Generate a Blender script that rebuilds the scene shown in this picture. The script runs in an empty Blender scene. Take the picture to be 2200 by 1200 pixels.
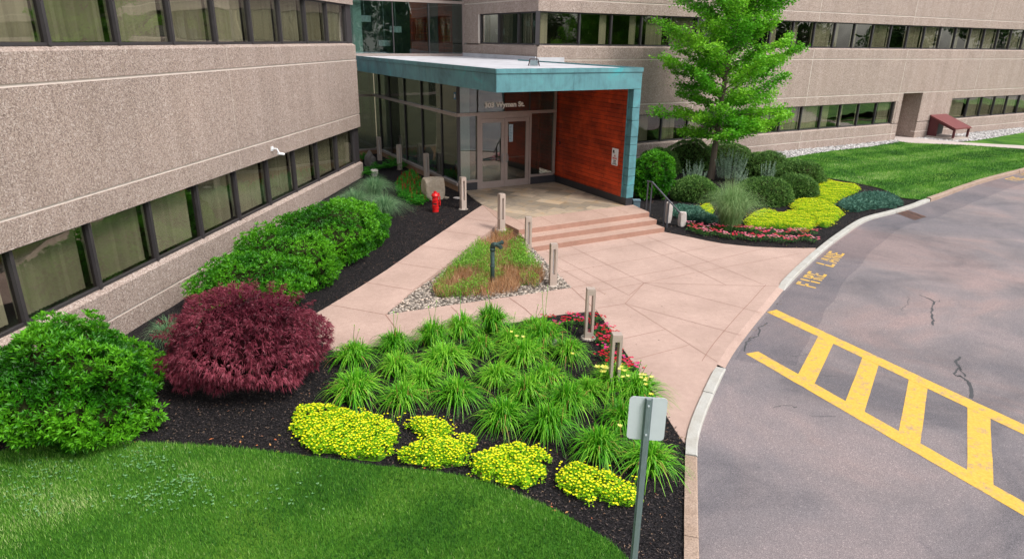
import bpy, math, random
import numpy as np
from mathutils import Vector
from mathutils.geometry import delaunay_2d_cdt, tessellate_polygon

random.seed(7); rng = np.random.default_rng(7)
S = bpy.context.scene
COL = S.collection
R = math.radians

# ------------------------------------------------------------------ camera
CAM_H = 5.6
FPX, PITCH, ROLL = 1430.0, R(19.80), R(0.817)
_F = np.array([0, math.cos(PITCH), -math.sin(PITCH)])
_U0 = np.array([0, math.sin(PITCH), math.cos(PITCH)]); _R0 = np.array([1., 0, 0])
_Rt = math.cos(ROLL)*_R0 + math.sin(ROLL)*_U0
_Up = -math.sin(ROLL)*_R0 + math.cos(ROLL)*_U0
cam = bpy.data.cameras.new("camera"); camo = bpy.data.objects.new("camera", cam); COL.objects.link(camo)
cam.sensor_width = 36; cam.lens = FPX/2200*36; cam.clip_start = .1; cam.clip_end = 600
from mathutils import Matrix
m3 = Matrix(((_Rt[0], _Up[0], -_F[0]), (_Rt[1], _Up[1], -_F[1]), (_Rt[2], _Up[2], -_F[2])))
camo.matrix_world = Matrix.Translation((0, 0, CAM_H)) @ m3.to_4x4()
S.camera = camo

# ------------------------------------------------------------------ world, sun, exposure
SUN_EL, SUN_AZ = 52, 128        # azimuth clockwise from +Y: the sun stands behind the viewer's right shoulder
w = bpy.data.worlds.new("World"); S.world = w; w.use_nodes = True
nt = w.node_tree; nt.nodes.clear()
o = nt.nodes.new("ShaderNodeOutputWorld"); b = nt.nodes.new("ShaderNodeBackground")
sky = nt.nodes.new("ShaderNodeTexSky"); sky.sky_type = 'NISHITA'; sky.sun_disc = False
sky.sun_elevation = R(SUN_EL); sky.sun_rotation = R(SUN_AZ); sky.air_density = 1.0; sky.dust_density = 3.0; sky.ozone_density = 1.0
hs = nt.nodes.new("ShaderNodeHueSaturation"); hs.inputs['Saturation'].default_value = .30; hs.inputs['Value'].default_value = 1.0
nt.links.new(sky.outputs[0], hs.inputs['Color']); nt.links.new(hs.outputs[0], b.inputs[0]); b.inputs[1].default_value = .145
nt.links.new(b.outputs[0], o.inputs[0])
sl = bpy.data.lights.new("sun", 'SUN'); so = bpy.data.objects.new("sun", sl); COL.objects.link(so)
sl.energy = 1.5; sl.angle = R(14); sl.color = (1, .96, .9)
sd = Vector((math.sin(R(SUN_AZ))*math.cos(R(SUN_EL)), math.cos(R(SUN_AZ))*math.cos(R(SUN_EL)), math.sin(R(SUN_EL))))
so.rotation_euler = sd.to_track_quat('Z', 'Y').to_euler(); so.location = (20, -20, 30)
S.view_settings.view_transform = 'Standard'; S.view_settings.look = 'None'
S.view_settings.exposure = 0.75; S.view_settings.gamma = 1
S.render.engine = 'CYCLES'
S.cycles.max_bounces = 8; S.cycles.transparent_max_bounces = 12; S.cycles.use_denoising = True
S.cycles.diffuse_bounces = 3; S.cycles.glossy_bounces = 4

# ------------------------------------------------------------------ survey: points of the photo measured onto the ground
def ray(px, py): return _F + _Rt*(px-1100)/FPX - _Up*(py-600)/FPX
def at(px, py, z=0.0):
    d = ray(px, py)
    if callable(z):
        zz = 0.0
        for _ in range(12):
            t = (zz-CAM_H)/d[2]; zz = z(d[0]*t, d[1]*t)
    else: zz = z
    t = (zz-CAM_H)/d[2]
    return np.array([d[0]*t, d[1]*t, zz])
def at2(px, py, z=0.0): p = at(px, py, z); return (p[0], p[1])
def sc(pts, k, ox, oy): return [(ox+x/k, oy+y/k) for x, y in pts]
def az(a): return np.array([math.sin(R(a)), math.cos(R(a))])

# ------------------------------------------------------------------ mesh builder
class MB:
    def __init__(s): s.V = []; s.F = []; s.n = 0; s.T = []
    def add(s, v, f, mat=0, tint=None):
        v = np.asarray(v, float).reshape(-1, 3)
        s.V.append(v); s.T.append(np.full(len(v), .5) if tint is None else np.broadcast_to(tint, (len(v),)))
        if isinstance(f, np.ndarray): s.F.append((f+s.n, mat))
        else:
            by = {}
            for q in f: by.setdefault(len(q), []).append(q)
            for k, qs in by.items(): s.F.append((np.array(qs)+s.n, mat))
        s.n += len(v); return s
    def box(s, x0, y0, z0, x1, y1, z1, mat=0):
        v = [(x, y, z) for z in (z0, z1) for y in (y0, y1) for x in (x0, x1)]
        return s.add(v, [(0, 2, 3, 1), (4, 5, 7, 6), (0, 1, 5, 4), (1, 3, 7, 5), (3, 2, 6, 7), (2, 0, 4, 6)], mat)
    def prism(s, pts, z0, z1, mat=0, cap=True):     # pts: list of (x,y), z1 may be function
        n = len(pts)
        a = sum(pts[i][0]*pts[(i+1) % n][1]-pts[(i+1) % n][0]*pts[i][1] for i in range(n))
        if a < 0: pts = pts[::-1]
        f1 = z1 if callable(z1) else (lambda x, y: z1)
        f0 = z0 if callable(z0) else (lambda x, y: z0)
        v = [(x, y, f0(x, y)) for x, y in pts]+[(x, y, f1(x, y)) for x, y in pts]
        f = [(i, (i+1) % n, n+(i+1) % n, n+i) for i in range(n)]
        if cap:
            for t in tessellate_polygon([[Vector((x, y, 0)) for x, y in pts]]):
                t = list(t); p = [pts[i] for i in t]
                ar = (p[1][0]-p[0][0])*(p[2][1]-p[0][1])-(p[2][0]-p[0][0])*(p[1][1]-p[0][1])
                if ar < 0: t = t[::-1]
                f.append(tuple(n+i for i in t)); f.append(tuple(t[::-1]))
        return s.add(v, f, mat)
    def sheet(s, pts, z, mat=0, step=None, jit=0):
        n = len(pts)
        P = [Vector(p) for p in pts]; E = [(i, (i+1) % n) for i in range(n)]
        if step:
            xs = [p[0] for p in pts]; ys = [p[1] for p in pts]
            for x in np.arange(min(xs), max(xs), step):
                for y in np.arange(min(ys), max(ys), step):
                    P.append(Vector((x+random.uniform(-.2, .2)*step, y+random.uniform(-.2, .2)*step)))
        r = delaunay_2d_cdt(P, E, [], 1, 1e-5)
        f1 = z if callable(z) else (lambda x, y: z)
        v = [(p.x, p.y, f1(p.x, p.y)) for p in r[0]]
        fs = []
        for t in r[2]:
            p = [r[0][i] for i in t]
            ar = (p[1].x-p[0].x)*(p[2].y-p[0].y)-(p[2].x-p[0].x)*(p[1].y-p[0].y)
            fs.append(tuple(t) if ar > 0 else tuple(t[::-1]))
        return s.add(v, fs, mat)
    def tube(s, pts, rad, seg=8, mat=0, cap=True, tint=None):
        P = [np.array(p, float) for p in pts]; rs = rad if isinstance(rad, (list, tuple)) else [rad]*len(P)
        v = []; f = []
        up = np.array([0, 0, 1.]); last = None
        for i, p in enumerate(P):
            d = P[min(i+1, len(P)-1)]-P[max(i-1, 0)]; d = d/(np.linalg.norm(d)+1e-9)
            if last is None:
                a = np.cross(d, up)
                if np.linalg.norm(a) < .1: a = np.cross(d, [1., 0, 0])
            else: a = last-d*(last@d)
            a /= np.linalg.norm(a); last = a; c = np.cross(d, a)
            for k in range(seg):
                t = 2*math.pi*k/seg; v.append(p+rs[i]*(a*math.cos(t)+c*math.sin(t)))
        for i in range(len(P)-1):
            for k in range(seg):
                q = i*seg+k; q2 = i*seg+(k+1) % seg; f.append((q, q+seg, q2+seg, q2))
        if cap: f.append(tuple(range(seg))); f.append(tuple(range((len(P)-1)*seg, len(P)*seg))[::-1])
        return s.add(v, f, mat, tint)
    def lathe(s, prof, c=(0, 0, 0), seg=16, mat=0):   # prof: (r,z)
        v = []; f = []
        for r_, z in prof:
            for k in range(seg): t = 2*math.pi*k/seg; v.append((c[0]+r_*math.cos(t), c[1]+r_*math.sin(t), c[2]+z))
        for i in range(len(prof)-1):
            for k in range(seg): q = i*seg+k; q2 = i*seg+(k+1) % seg; f.append((q, q2, q2+seg, q+seg))
        f.append(tuple(range(seg))[::-1]); f.append(tuple(range((len(prof)-1)*seg, len(prof)*seg)))
        return s.add(v, f, mat)
    def blob(s, c, r, lump=.15, sub=3, seed=0, mat=0, flat=0, freq=2.0):
        import bmesh
        from mathutils import noise
        bm = bmesh.new(); bmesh.ops.create_icosphere(bm, subdivisions=sub, radius=1)
        v = []
        for q in bm.verts:
            n = noise.noise(q.co*freq+Vector((seed*3.1, seed, 0)))+.5*noise.noise(q.co*freq*2.3+Vector((seed, 7, 1)))
            k = 1+lump*n; z = q.co.z*k
            if flat and z < -flat: z = -flat
            v.append((c[0]+q.co.x*k*r[0], c[1]+q.co.y*k*r[1], c[2]+z*r[2]))
        f = [[x.index for x in p.verts] for p in bm.faces]; bm.free()
        return s.add(v, f, mat)
    def build(s, name, mats, parent=None, smooth=False, world=True, loc=None):
        if not isinstance(mats, (list, tuple)): mats = [mats]
        V = np.concatenate(s.V) if s.V else np.zeros((0, 3)); T = np.concatenate(s.T) if s.T else np.zeros(0)
        org = np.zeros(3)
        if parent is not None and world: org = PW[parent.name]
        if loc is not None: org = np.array(loc, float)
        V = V-org
        me = bpy.data.meshes.new(name)
        me.vertices.add(len(V)); me.vertices.foreach_set('co', V.astype(np.float32).ravel())
        L = np.concatenate([f.ravel() for f, _ in s.F]); cnt = np.concatenate([np.full(len(f), f.shape[1]) for f, _ in s.F])
        mi = np.concatenate([np.full(len(f), k) for f, k in s.F])
        me.loops.add(len(L)); me.loops.foreach_set('vertex_index', L.astype(np.int32))
        me.polygons.add(len(cnt)); me.polygons.foreach_set('loop_start', np.concatenate([[0], np.cumsum(cnt)[:-1]]).astype(np.int32))
        me.polygons.foreach_set('loop_total', cnt.astype(np.int32)); me.polygons.foreach_set('material_index', mi.astype(np.int32))
        me.polygons.foreach_set('use_smooth', np.full(len(cnt), bool(smooth)))
        at_ = me.attributes.new('tint', 'FLOAT', 'POINT'); at_.data.foreach_set('value', T.astype(np.float32))
        me.update(calc_edges=True); me.validate()
        for q in mats: me.materials.append(q)
        ob = bpy.data.objects.new(name, me); COL.objects.link(ob)
        if parent is not None:
            ob.parent = parent
            if loc is not None: ob.location = Vector(loc)-Vector(PW[parent.name])
        elif loc is not None: ob.location = loc
        PW[ob.name] = PW[parent.name] if (parent is not None and loc is None) else org
        return ob
PW = {}
def tag(ob, label=None, cat=None, group=None, kind=None):
    if label: ob['label'] = label
    if cat: ob['category'] = cat
    if group: ob['group'] = group
    if kind: ob['kind'] = kind
    return ob
def thing(name, loc, label, cat, group=None):
    ob = bpy.data.objects.new(name, None); COL.objects.link(ob); ob.location = loc; ob.empty_display_size = .2
    PW[ob.name] = np.array(loc, float); return tag(ob, label, cat, group)
def copy_tree(ob, loc, rz=0, sca=1.0, label=None):
    def rec(q, par):
        c = q.copy(); COL.objects.link(c)
        if par is not None: c.parent = par
        for ch in [x for x in S.objects if x.parent == q and x.name not in new]: new.add(rec(ch, c).name)
        return c
    new = set(); c = rec(ob, None); c.location = loc; c.rotation_euler = (0, 0, rz)
    c.scale = (sca,)*3 if isinstance(sca, (int, float)) else sca
    if label: c['label'] = label
    return c

# ------------------------------------------------------------------ materials
def srgb(r, g, b_): return tuple(((c/255)/12.92 if c/255 <= .04045 else ((c/255+.055)/1.055)**2.4) for c in (r, g, b_))
class NT:
    def __init__(s, name):
        s.m = bpy.data.materials.new(name); s.m.use_nodes = True; s.t = s.m.node_tree; s.t.nodes.clear()
        s.out = s.n("ShaderNodeOutputMaterial"); s.b = s.n("ShaderNodeBsdfPrincipled"); s.l(s.b.outputs[0], s.out.inputs[0])
        s.tc = s.n("ShaderNodeTexCoord").outputs['Object']
    def n(s, t): return s.t.nodes.new(t)
    def l(s, a, b_): s.t.links.new(a, b_)
    def noise(s, sc_, det=4, rough=.6, vec=None, dist=0):
        q = s.n("ShaderNodeTexNoise"); q.inputs['Scale'].default_value = sc_; q.inputs['Detail'].default_value = det
        q.inputs['Roughness'].default_value = rough; q.inputs['Distortion'].default_value = dist
        s.l(vec or s.tc, q.inputs['Vector']); return q.outputs['Fac']
    def vor(s, sc_, out='Color', feat='F1', vec=None):
        q = s.n("ShaderNodeTexVoronoi"); q.feature = feat; q.inputs['Scale'].default_value = sc_
        s.l(vec or s.tc, q.inputs['Vector']); return q.outputs[out]
    def ramp(s, fac, stops):
        q = s.n("ShaderNodeValToRGB"); e = q.color_ramp.elements
        while len(e) < len(stops): e.new(.5)
        for i, (p, c) in enumerate(stops):
            e[i].position = p; e[i].color = (*c, 1) if len(c) == 3 else c
        s.l(fac, q.inputs[0]); return q.outputs[0]
    def mix(s, fac, a, b_, mode='MIX'):
        q = s.n("ShaderNodeMix"); q.data_type = 'RGBA'; q.blend_type = mode
        for v, i in ((fac, 0), (a, 6), (b_, 7)):
            if isinstance(v, (int, float)): q.inputs[i].default_value = v
            elif isinstance(v, tuple): q.inputs[i].default_value = (*v, 1)
            else: s.l(v, q.inputs[i])
        return q.outputs[2]
    def math(s, op, a, b_=0.0):
        q = s.n("ShaderNodeMath"); q.operation = op
        for v, i in ((a, 0), (b_, 1)):
            if isinstance(v, (int, float)): q.inputs[i].default_value = v
            else: s.l(v, q.inputs[i])
        return q.outputs[0]
    def sep(s, col):
        q = s.n("ShaderNodeSeparateColor"); s.l(col, q.inputs[0]); return q.outputs[0]
    def bump(s, h, st=.3, d=.01):
        q = s.n("ShaderNodeBump"); q.inputs['Strength'].default_value = st; q.inputs['Distance'].default_value = d
        s.l(h, q.inputs['Height']); s.l(q.outputs[0], s.b.inputs['Normal'])
    def col(s, c):
        if isinstance(c, tuple): s.b.inputs['Base Color'].default_value = (*c, 1)
        else: s.l(c, s.b.inputs['Base Color'])
        return s
    def rough(s, r_, spec=.4):
        s.b.inputs['Roughness'].default_value = r_; s.b.inputs['Specular IOR Level'].default_value = spec; return s
    def mapping(s, scale=(1, 1, 1), rot=(0, 0, 0), vec=None):
        q = s.n("ShaderNodeMapping"); q.inputs['Scale'].default_value = scale; q.inputs['Rotation'].default_value = rot
        s.l(vec or s.tc, q.inputs['Vector']); return q.outputs[0]
def plain(name, c, rough=.6, metal=0, spec=.4, nz=.12, nsc=6, bump=0):
    t = NT(name); f = t.noise(nsc, 5)
    t.col(t.ramp(f, [(.3, tuple(x*(1-nz) for x in c)), (.7, tuple(min(1, x*(1+nz)) for x in c))])).rough(rough, spec)
    t.b.inputs['Metallic'].default_value = metal
    if bump: t.bump(t.noise(nsc*12, 4), bump, .01)
    return t.m
def foliage(name, stops, rough=.5, trans=.25, spec=.35):
    t = NT(name); a = t.n("ShaderNodeAttribute"); a.attribute_name = 'tint'
    c = t.ramp(a.outputs['Fac'], stops)
    t.col(c).rough(rough, spec)
    if trans:
        tr = t.n("ShaderNodeBsdfTranslucent"); t.l(c, tr.inputs[0]); mx = t.n("ShaderNodeMixShader"); mx.inputs[0].default_value = trans
        t.l(t.b.outputs[0], mx.inputs[1]); t.l(tr.outputs[0], mx.inputs[2]); t.l(mx.outputs[0], t.out.inputs[0])
    return t.m
def glass(name, tint=(.62, .62, .58), base=.05, fres=.75, rough=0.0):
    t = NT(name); lw = t.n("ShaderNodeLayerWeight"); lw.inputs[0].default_value = .5
    f = t.math('MULTIPLY', t.math('POWER', lw.outputs['Facing'], 2.2), fres); f = t.math('ADD', f, base)
    g_ = t.n("ShaderNodeBsdfGlossy"); g_.inputs['Roughness'].default_value = rough; g_.inputs['Color'].default_value = (.9, .93, .92, 1)
    wv = t.noise(.7, 1); bp = t.n("ShaderNodeBump"); bp.inputs['Strength'].default_value = .012; bp.inputs['Distance'].default_value = 1.0
    t.l(wv, bp.inputs['Height']); t.l(bp.outputs[0], g_.inputs['Normal'])
    tr = t.n("ShaderNodeBsdfTransparent"); tr.inputs[0].default_value = (*tint, 1)
    mx = t.n("ShaderNodeMixShader"); t.l(f, mx.inputs[0]); t.l(tr.outputs[0], mx.inputs[1]); t.l(g_.outputs[0], mx.inputs[2])
    t.l(mx.outputs[0], t.out.inputs[0]); return t.m

def mat_aggregate():
    t = NT('exposed_aggregate')
    a = t.sep(t.vor(48)); b_ = t.sep(t.vor(95))
    c1 = t.ramp(a, [(0, srgb(98, 80, 76)), (.14, srgb(122, 104, 98)), (.4, srgb(157, 139, 129)), (.75, srgb(180, 161, 150)), (1, srgb(214, 202, 194))])
    c2 = t.ramp(b_, [(0, srgb(96, 82, 76)), (.5, srgb(165, 148, 138)), (1, srgb(198, 182, 172))])
    c = t.mix(.45, c1, c2)
    big = t.ramp(t.noise(.5, 4), [(.3, (.93, .93, .93)), (.7, (1.05, 1.04, 1.03))])
    c = t.mix(1.0, c, big, 'MULTIPLY')
    st = t.ramp(t.noise(1.0, 4, .6, t.mapping((2.5, 2.5, .12))), [(.35, (.88, .87, .86)), (.6, (1.0, 1.0, 1.0))])
    c = t.mix(1.0, c, t.mix(1.0, c, st, 'MULTIPLY'))
    t.col(c).rough(.85, .25); t.bump(t.vor(48, 'Distance'), .5, .012); return t.m
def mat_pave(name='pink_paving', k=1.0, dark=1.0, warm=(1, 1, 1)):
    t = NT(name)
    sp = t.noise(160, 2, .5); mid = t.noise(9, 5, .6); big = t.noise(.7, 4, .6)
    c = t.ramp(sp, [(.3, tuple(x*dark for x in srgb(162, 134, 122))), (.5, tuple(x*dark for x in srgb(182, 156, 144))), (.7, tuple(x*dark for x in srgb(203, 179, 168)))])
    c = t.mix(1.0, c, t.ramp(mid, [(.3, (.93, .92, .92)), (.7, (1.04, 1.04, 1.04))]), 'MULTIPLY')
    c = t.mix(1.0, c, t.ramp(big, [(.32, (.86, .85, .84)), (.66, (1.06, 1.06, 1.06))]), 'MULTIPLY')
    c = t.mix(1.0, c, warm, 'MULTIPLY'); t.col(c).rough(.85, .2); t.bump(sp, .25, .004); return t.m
def mat_asphalt():
    t = NT('asphalt')
    sp = t.noise(95, 3, .7); big = t.noise(.35, 5, .62, None, .8); b2 = t.noise(.16, 4, .6, None, 1.5)
    c = t.ramp(sp, [(.28, srgb(88, 83, 84)), (.5, srgb(126, 119, 120)), (.72, srgb(171, 163, 162))])
    c = t.mix(1.0, c, t.ramp(big, [(.36, (.70, .71, .73)), (.5, (.96, .95, .95)), (.64, (1.16, 1.10, 1.08))]), 'MULTIPLY')
    c = t.mix(1.0, c, t.ramp(b2, [(.38, (.82, .84, .88)), (.52, (1.0, .97, .97)), (.60, (1.16, 1.02, .98))]), 'MULTIPLY')
    stn = t.ramp(t.noise(1.1, 6, .72, None, 1.2), [(.60, (1, 1, 1)), (.72, (.80, .80, .83))])
    c = t.mix(1.0, c, stn, 'MULTIPLY')
    peb = t.ramp(t.sep(t.vor(60)), [(.93, (1, 1, 1)), (.97, (1.35, 1.32, 1.3))]); c = t.mix(1.0, c, peb, 'MULTIPLY')
    t.col(c).rough(.8, .3); t.bump(sp, .4, .006); return t.m
def mat_mulch():
    t = NT('bark_mulch')
    a = t.sep(t.vor(55, vec=t.mapping((1, 1.9, 1), (0, 0, .7)))); b_ = t.noise(30, 5, .7)
    c = t.ramp(a, [(0, srgb(16, 15, 17)), (.6, srgb(34, 32, 35)), (.9, srgb(54, 50, 52)), (1, srgb(86, 76, 72))])
    c = t.mix(1.0, c, t.ramp(b_, [(.3, (.6, .6, .6)), (.7, (1.15, 1.12, 1.1))]), 'MULTIPLY')
    t.col(c).rough(.9, .2); t.bump(t.math('ADD', b_, a), .9, .03); return t.m
def mat_lawn():
    t = NT('lawn_turf')
    big = t.noise(.55, 5, .6, None, .6); sm = t.noise(40, 4, .7)
    c = t.ramp(big, [(.3, srgb(40, 84, 22)), (.5, srgb(64, 114, 28)), (.7, srgb(98, 140, 46))])
    c = t.mix(1.0, c, t.ramp(sm, [(.3, (.6, .62, .55)), (.7, (1.25, 1.2, 1.1))]), 'MULTIPLY')
    t.col(c).rough(.8, .2); t.bump(sm, .6, .03); return t.m
def mat_copper():
    t = NT('copper_patina')
    a = t.noise(1.3, 6, .65, None, .8); st = t.noise(3.0, 5, .7, t.mapping((3, 3, .35)))
    c = t.ramp(a, [(.3, srgb(84, 130, 136)), (.48, srgb(102, 156, 162)), (.6, srgb(106, 168, 172)), (.72, srgb(84, 186, 192))])
    c = t.mix(1.0, c, t.ramp(st, [(.3, (.80, .82, .83)), (.5, (1, 1, 1)), (.75, (1.10, 1.12, 1.11))]), 'MULTIPLY')
    gr = t.ramp(t.noise(.9, 6, .7), [(.62, (0, 0, 0)), (.72, (1, 1, 1))])
    c = t.mix(t.math('MULTIPLY', t.sep(gr), .5), c, srgb(96, 118, 112))
    c = t.mix(1.0, c, (.66, .68, .70), 'MULTIPLY')
    t.col(c).rough(.55, .4); t.bump(t.noise(60, 3), .08, .004); return t.m
def mat_orange():
    t = NT('orange_wood_panel')
    # boards: courses in z, wood grain along the wall
    q = t.n("ShaderNodeTexBrick"); q.inputs['Scale'].default_value = 1.0; q.offset = .5
    mp = t.n("ShaderNodeMapping"); s_ = t.n("ShaderNodeSeparateXYZ"); t.l(t.tc, s_.inputs[0])
    cx = t.n("ShaderNodeCombineXYZ"); along = t.math('ADD', t.math('MULTIPLY', s_.outputs[0], -math.sin(R(29))), t.math('MULTIPLY', s_.outputs[1], math.cos(R(29))))
    t.l(along, cx.inputs[0]); t.l(s_.outputs[2], cx.inputs[1])
    t.l(cx.outputs[0], q.inputs['Vector'])
    q.inputs['Color1'].default_value = (.66, .62, .6, 1); q.inputs['Color2'].default_value = (1.1, 1.12, 1.15, 1); q.inputs['Mortar'].default_value = (.26, .26, .26, 1)
    q.inputs['Mortar Size'].default_value = .010; q.inputs['Brick Width'].default_value = 1.7; q.inputs['Row Height'].default_value = .14
    g_ = t.noise(4.0, 6, .7, t.mapping((1, 1, 14)))
    c = t.ramp(g_, [(.25, srgb(156, 48, 18)), (.5, srgb(196, 64, 24)), (.75, srgb(218, 90, 48))])
    c = t.mix(1.0, c, q.outputs['Color'], 'MULTIPLY')
    wr = t.ramp(t.noise(1.6, 5, .65), [(.45, (0, 0, 0)), (.7, (1, 1, 1))]); c = t.mix(t.math('MULTIPLY', t.sep(wr), .6), c, srgb(212, 76, 30)); c = t.mix(1.0, c, t.ramp(t.noise(.8, 4, .6), [(.35, (.62, .6, .6)), (.6, (1.08, 1.05, 1))]), 'MULTIPLY')
    t.col(c).rough(.42, .4); t.bump(q.outputs['Fac'], .5, -.006); return t.m
def mat_flag():
    t = NT('flagstone')
    q = t.n("ShaderNodeTexBrick"); t.l(t.mapping((1, 1, 1), (0, 0, R(29))), q.inputs['Vector']); q.offset = .37; q.squash = 1.3; q.squash_frequency = 3
    q.inputs['Scale'].default_value = 1.0; q.inputs['Brick Width'].default_value = .92; q.inputs['Row Height'].default_value = .46
    q.inputs['Mortar Size'].default_value = .006; q.inputs['Color1'].default_value = (*srgb(132, 122, 108), 1); q.inputs['Color2'].default_value = (*srgb(182, 164, 142), 1)
    q.inputs['Mortar'].default_value = (*srgb(104, 94, 78), 1)
    br = t.ramp(t.noise(1.7, 6, .65, None, 1), [(.35, (.74, .74, .77)), (.5, (1, 1, 1)), (.66, (1.06, .92, .74))])
    c = t.mix(1.0, q.outputs['Color'], br, 'MULTIPLY')
    c = t.mix(1.0, c, t.ramp(t.noise(50, 3), [(.3, (.93, .93, .93)), (.7, (1.05, 1.05, 1.05))]), 'MULTIPLY')
    t.col(c).rough(.75, .3); t.bump(t.noise(20, 5), .2, .01); return t.m
def mat_granite(name, base, speck=.25, sc_=120):
    t = NT(name); a = t.noise(sc_, 3, .7); b_ = t.noise(3, 5)
    c = t.ramp(a, [(.3, tuple(x*(1-speck) for x in base)), (.55, base), (.75, tuple(min(1, x*(1+speck)) for x in base))])
    c = t.mix(1.0, c, t.ramp(b_, [(.3, (.84, .81, .77)), (.6, (1, 1, 1))]), 'MULTIPLY')
    t.col(c).rough(.8, .3); t.bump(t.noise(14, 6), .5, .02); return t.m
def mat_pebble(name, stops):
    t = NT(name); a = t.n("ShaderNodeAttribute"); a.attribute_name = 'tint'; t.col(t.mix(1.0, t.ramp(a.outputs['Fac'], stops), t.ramp(t.noise(60, 3), [(.3, (.8, .8, .8)), (.7, (1.1, 1.1, 1.1))]), 'MULTIPLY')).rough(.7, .3); return t.m
def mat_paint():
    t = NT('yellow_paint')
    n_ = t.noise(7, 6, .75); n2 = t.noise(60, 4, .8)
    c = t.ramp(t.noise(25, 4), [(.3, srgb(206, 160, 60)), (.7, srgb(226, 184, 84))])
    wmask = t.math('MULTIPLY', t.sep(t.ramp(n_, [(.52, (0, 0, 0)), (.62, (1, 1, 1))])), t.sep(t.ramp(n2, [(.40, (0, 0, 0)), (.55, (1, 1, 1))])))
    t.col(t.mix(wmask, c, srgb(160, 140, 120))).rough(.6, .3); return t.m
def mat_wood_post(name, base):
    t = NT(name); g_ = t.noise(3, 6, .7, t.mapping((6, 6, 1)))
    t.col(t.ramp(g_, [(.3, tuple(x*.8 for x in base)), (.7, tuple(x*1.15 for x in base))])).rough(.9, .2); t.bump(g_, .8, .02); return t.m

AGG = mat_aggregate()
GROOVE = plain('smooth_concrete_reveal', srgb(212, 200, 190), .8, nz=.08, nsc=3)
SILL = None
BRONZE = plain('dark_bronze_frame', srgb(58, 54, 56), .45, spec=.5, nz=.15)
CHAMP = plain('champagne_aluminium', srgb(160, 146, 140), .4, metal=.35, nz=.06)
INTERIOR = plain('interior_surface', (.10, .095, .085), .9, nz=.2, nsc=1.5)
BLIND = foliage('fabric_blind', [(0, srgb(140, 140, 124)), (.5, srgb(188, 190, 172)), (1, srgb(218, 218, 200))], .9, .15, .1)
GL_W = glass('tinted_window_glass', (.84, .82, .77), .05, .72)
GL_E = glass('entrance_glass', (.66, .72, .70), .14, .85)
GL_S = glass('side_glass', (.42, .46, .44), .06, .42)
GL_T = glass('tower_glass', (.62, .72, .70), .12, .8)
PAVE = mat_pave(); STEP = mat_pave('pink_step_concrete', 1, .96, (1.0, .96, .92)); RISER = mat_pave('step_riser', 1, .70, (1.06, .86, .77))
JOINT = plain('paving_joint', srgb(142, 104, 92), .9)
ASPH = mat_asphalt(); MULCH = mat_mulch(); LAWN = mat_lawn(); COPPER = mat_copper(); ORANGE = mat_orange(); FLAG = mat_flag()
KERB = mat_granite('granite_kerb', srgb(184, 182, 176)); KERB2 = mat_granite('sandy_kerb', srgb(170, 148, 132), .4, 45)
GRAN = mat_granite('white_granite', srgb(202, 194, 190), .2, 60); BOULD = mat_granite('tan_boulder', srgb(178, 164, 146), .25, 40)
GREYR = mat_granite('grey_rock', srgb(104, 100, 98), .25, 40)
PAINT = mat_paint(); CRACKM = plain('crack_sealer', srgb(72, 72, 74), .7)
BLACKT = plain('black_stone_base', srgb(52, 52, 57), .35, spec=.5, nz=.15, nsc=5)
TAN = plain('tan_metal', srgb(182, 166, 155), .5, metal=.2, nz=.05)
RED = plain('red_paint', srgb(196, 22, 24), .4, spec=.5, nz=.12)
BRASS_G = plain('green_bronze', srgb(58, 78, 74), .55, metal=.3, nz=.25, nsc=20)
RAIL = plain('grey_rail', srgb(84, 86, 92), .45, metal=.4)
GALV = plain('galvanised_steel', srgb(128, 142, 146), .45, metal=.35, nz=.08, nsc=14)
ALUS = plain('sign_aluminium', srgb(214, 220, 226), .5, metal=.2, nz=.05, nsc=4)
WHITE = plain('white_plastic', srgb(225, 226, 228), .5, nz=.03)
MEMBR = plain('white_roof_membrane', srgb(190, 189, 194), .7, nz=.14, nsc=1.4)
LETW = plain('white_letter', (.98, .97, .95), .5, nz=0)
LETK = plain('black_letter', (.02, .02, .02), .5, nz=0)
MAROON = plain('maroon_paint', srgb(116, 62, 62), .5, nz=.08)
BRICKB = mat_granite('brown_stone_tile', srgb(150, 118, 92), .2, 30)
CONC = plain('concrete', srgb(178, 166, 156), .85, nz=.12, nsc=4, bump=.2)
DCONC = plain('path_concrete', srgb(186, 174, 168), .85, nz=.1, nsc=2, bump=.2)
IRON = plain('cast_iron', srgb(70, 62, 62), .6, metal=.3)
SOILM = plain('soil', srgb(92, 84, 60), .9, nz=.3, nsc=1)

LEAF_HEDGE = foliage('hedge_leaf', [(0, srgb(20, 62, 6)), (.5, srgb(46, 116, 12)), (1, srgb(100, 172, 30))], .45)
LEAF_YEW = foliage('yew_needle', [(0, srgb(30, 62, 20)), (.5, srgb(66, 108, 42)), (1, srgb(132, 170, 84))], .6, .15)
LEAF_MAPLE = foliage('maple_leaf', [(0, srgb(50, 12, 24)), (.5, srgb(100, 30, 48)), (1, srgb(156, 72, 88))], .5, .25)
LEAF_LILY = foliage('daylily_blade', [(0, srgb(168, 146, 78)), (.04, srgb(32, 96, 8)), (.5, srgb(84, 166, 24)), (1, srgb(160, 220, 66))], .45, .3)
LEAF_GRASS = foliage('fountain_grass_blade', [(0, srgb(70, 108, 52)), (.5, srgb(124, 162, 98)), (1, srgb(184, 206, 146))], .55, .25)
LEAF_BLUE = foliage('blue_grass_blade', [(0, srgb(48, 94, 56)), (.5, srgb(100, 146, 100)), (1, srgb(172, 202, 150))], .55, .25)
LEAF_SED = foliage('sedum_leaf', [(0, srgb(80, 138, 6)), (.5, srgb(146, 200, 12)), (1, srgb(190, 226, 30))], .6, .25)
PET_SED = foliage('sedum_flower', [(0, srgb(214, 216, 6)), (.5, srgb(242, 236, 10)), (1, srgb(252, 246, 50))], .6, .2)
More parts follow.
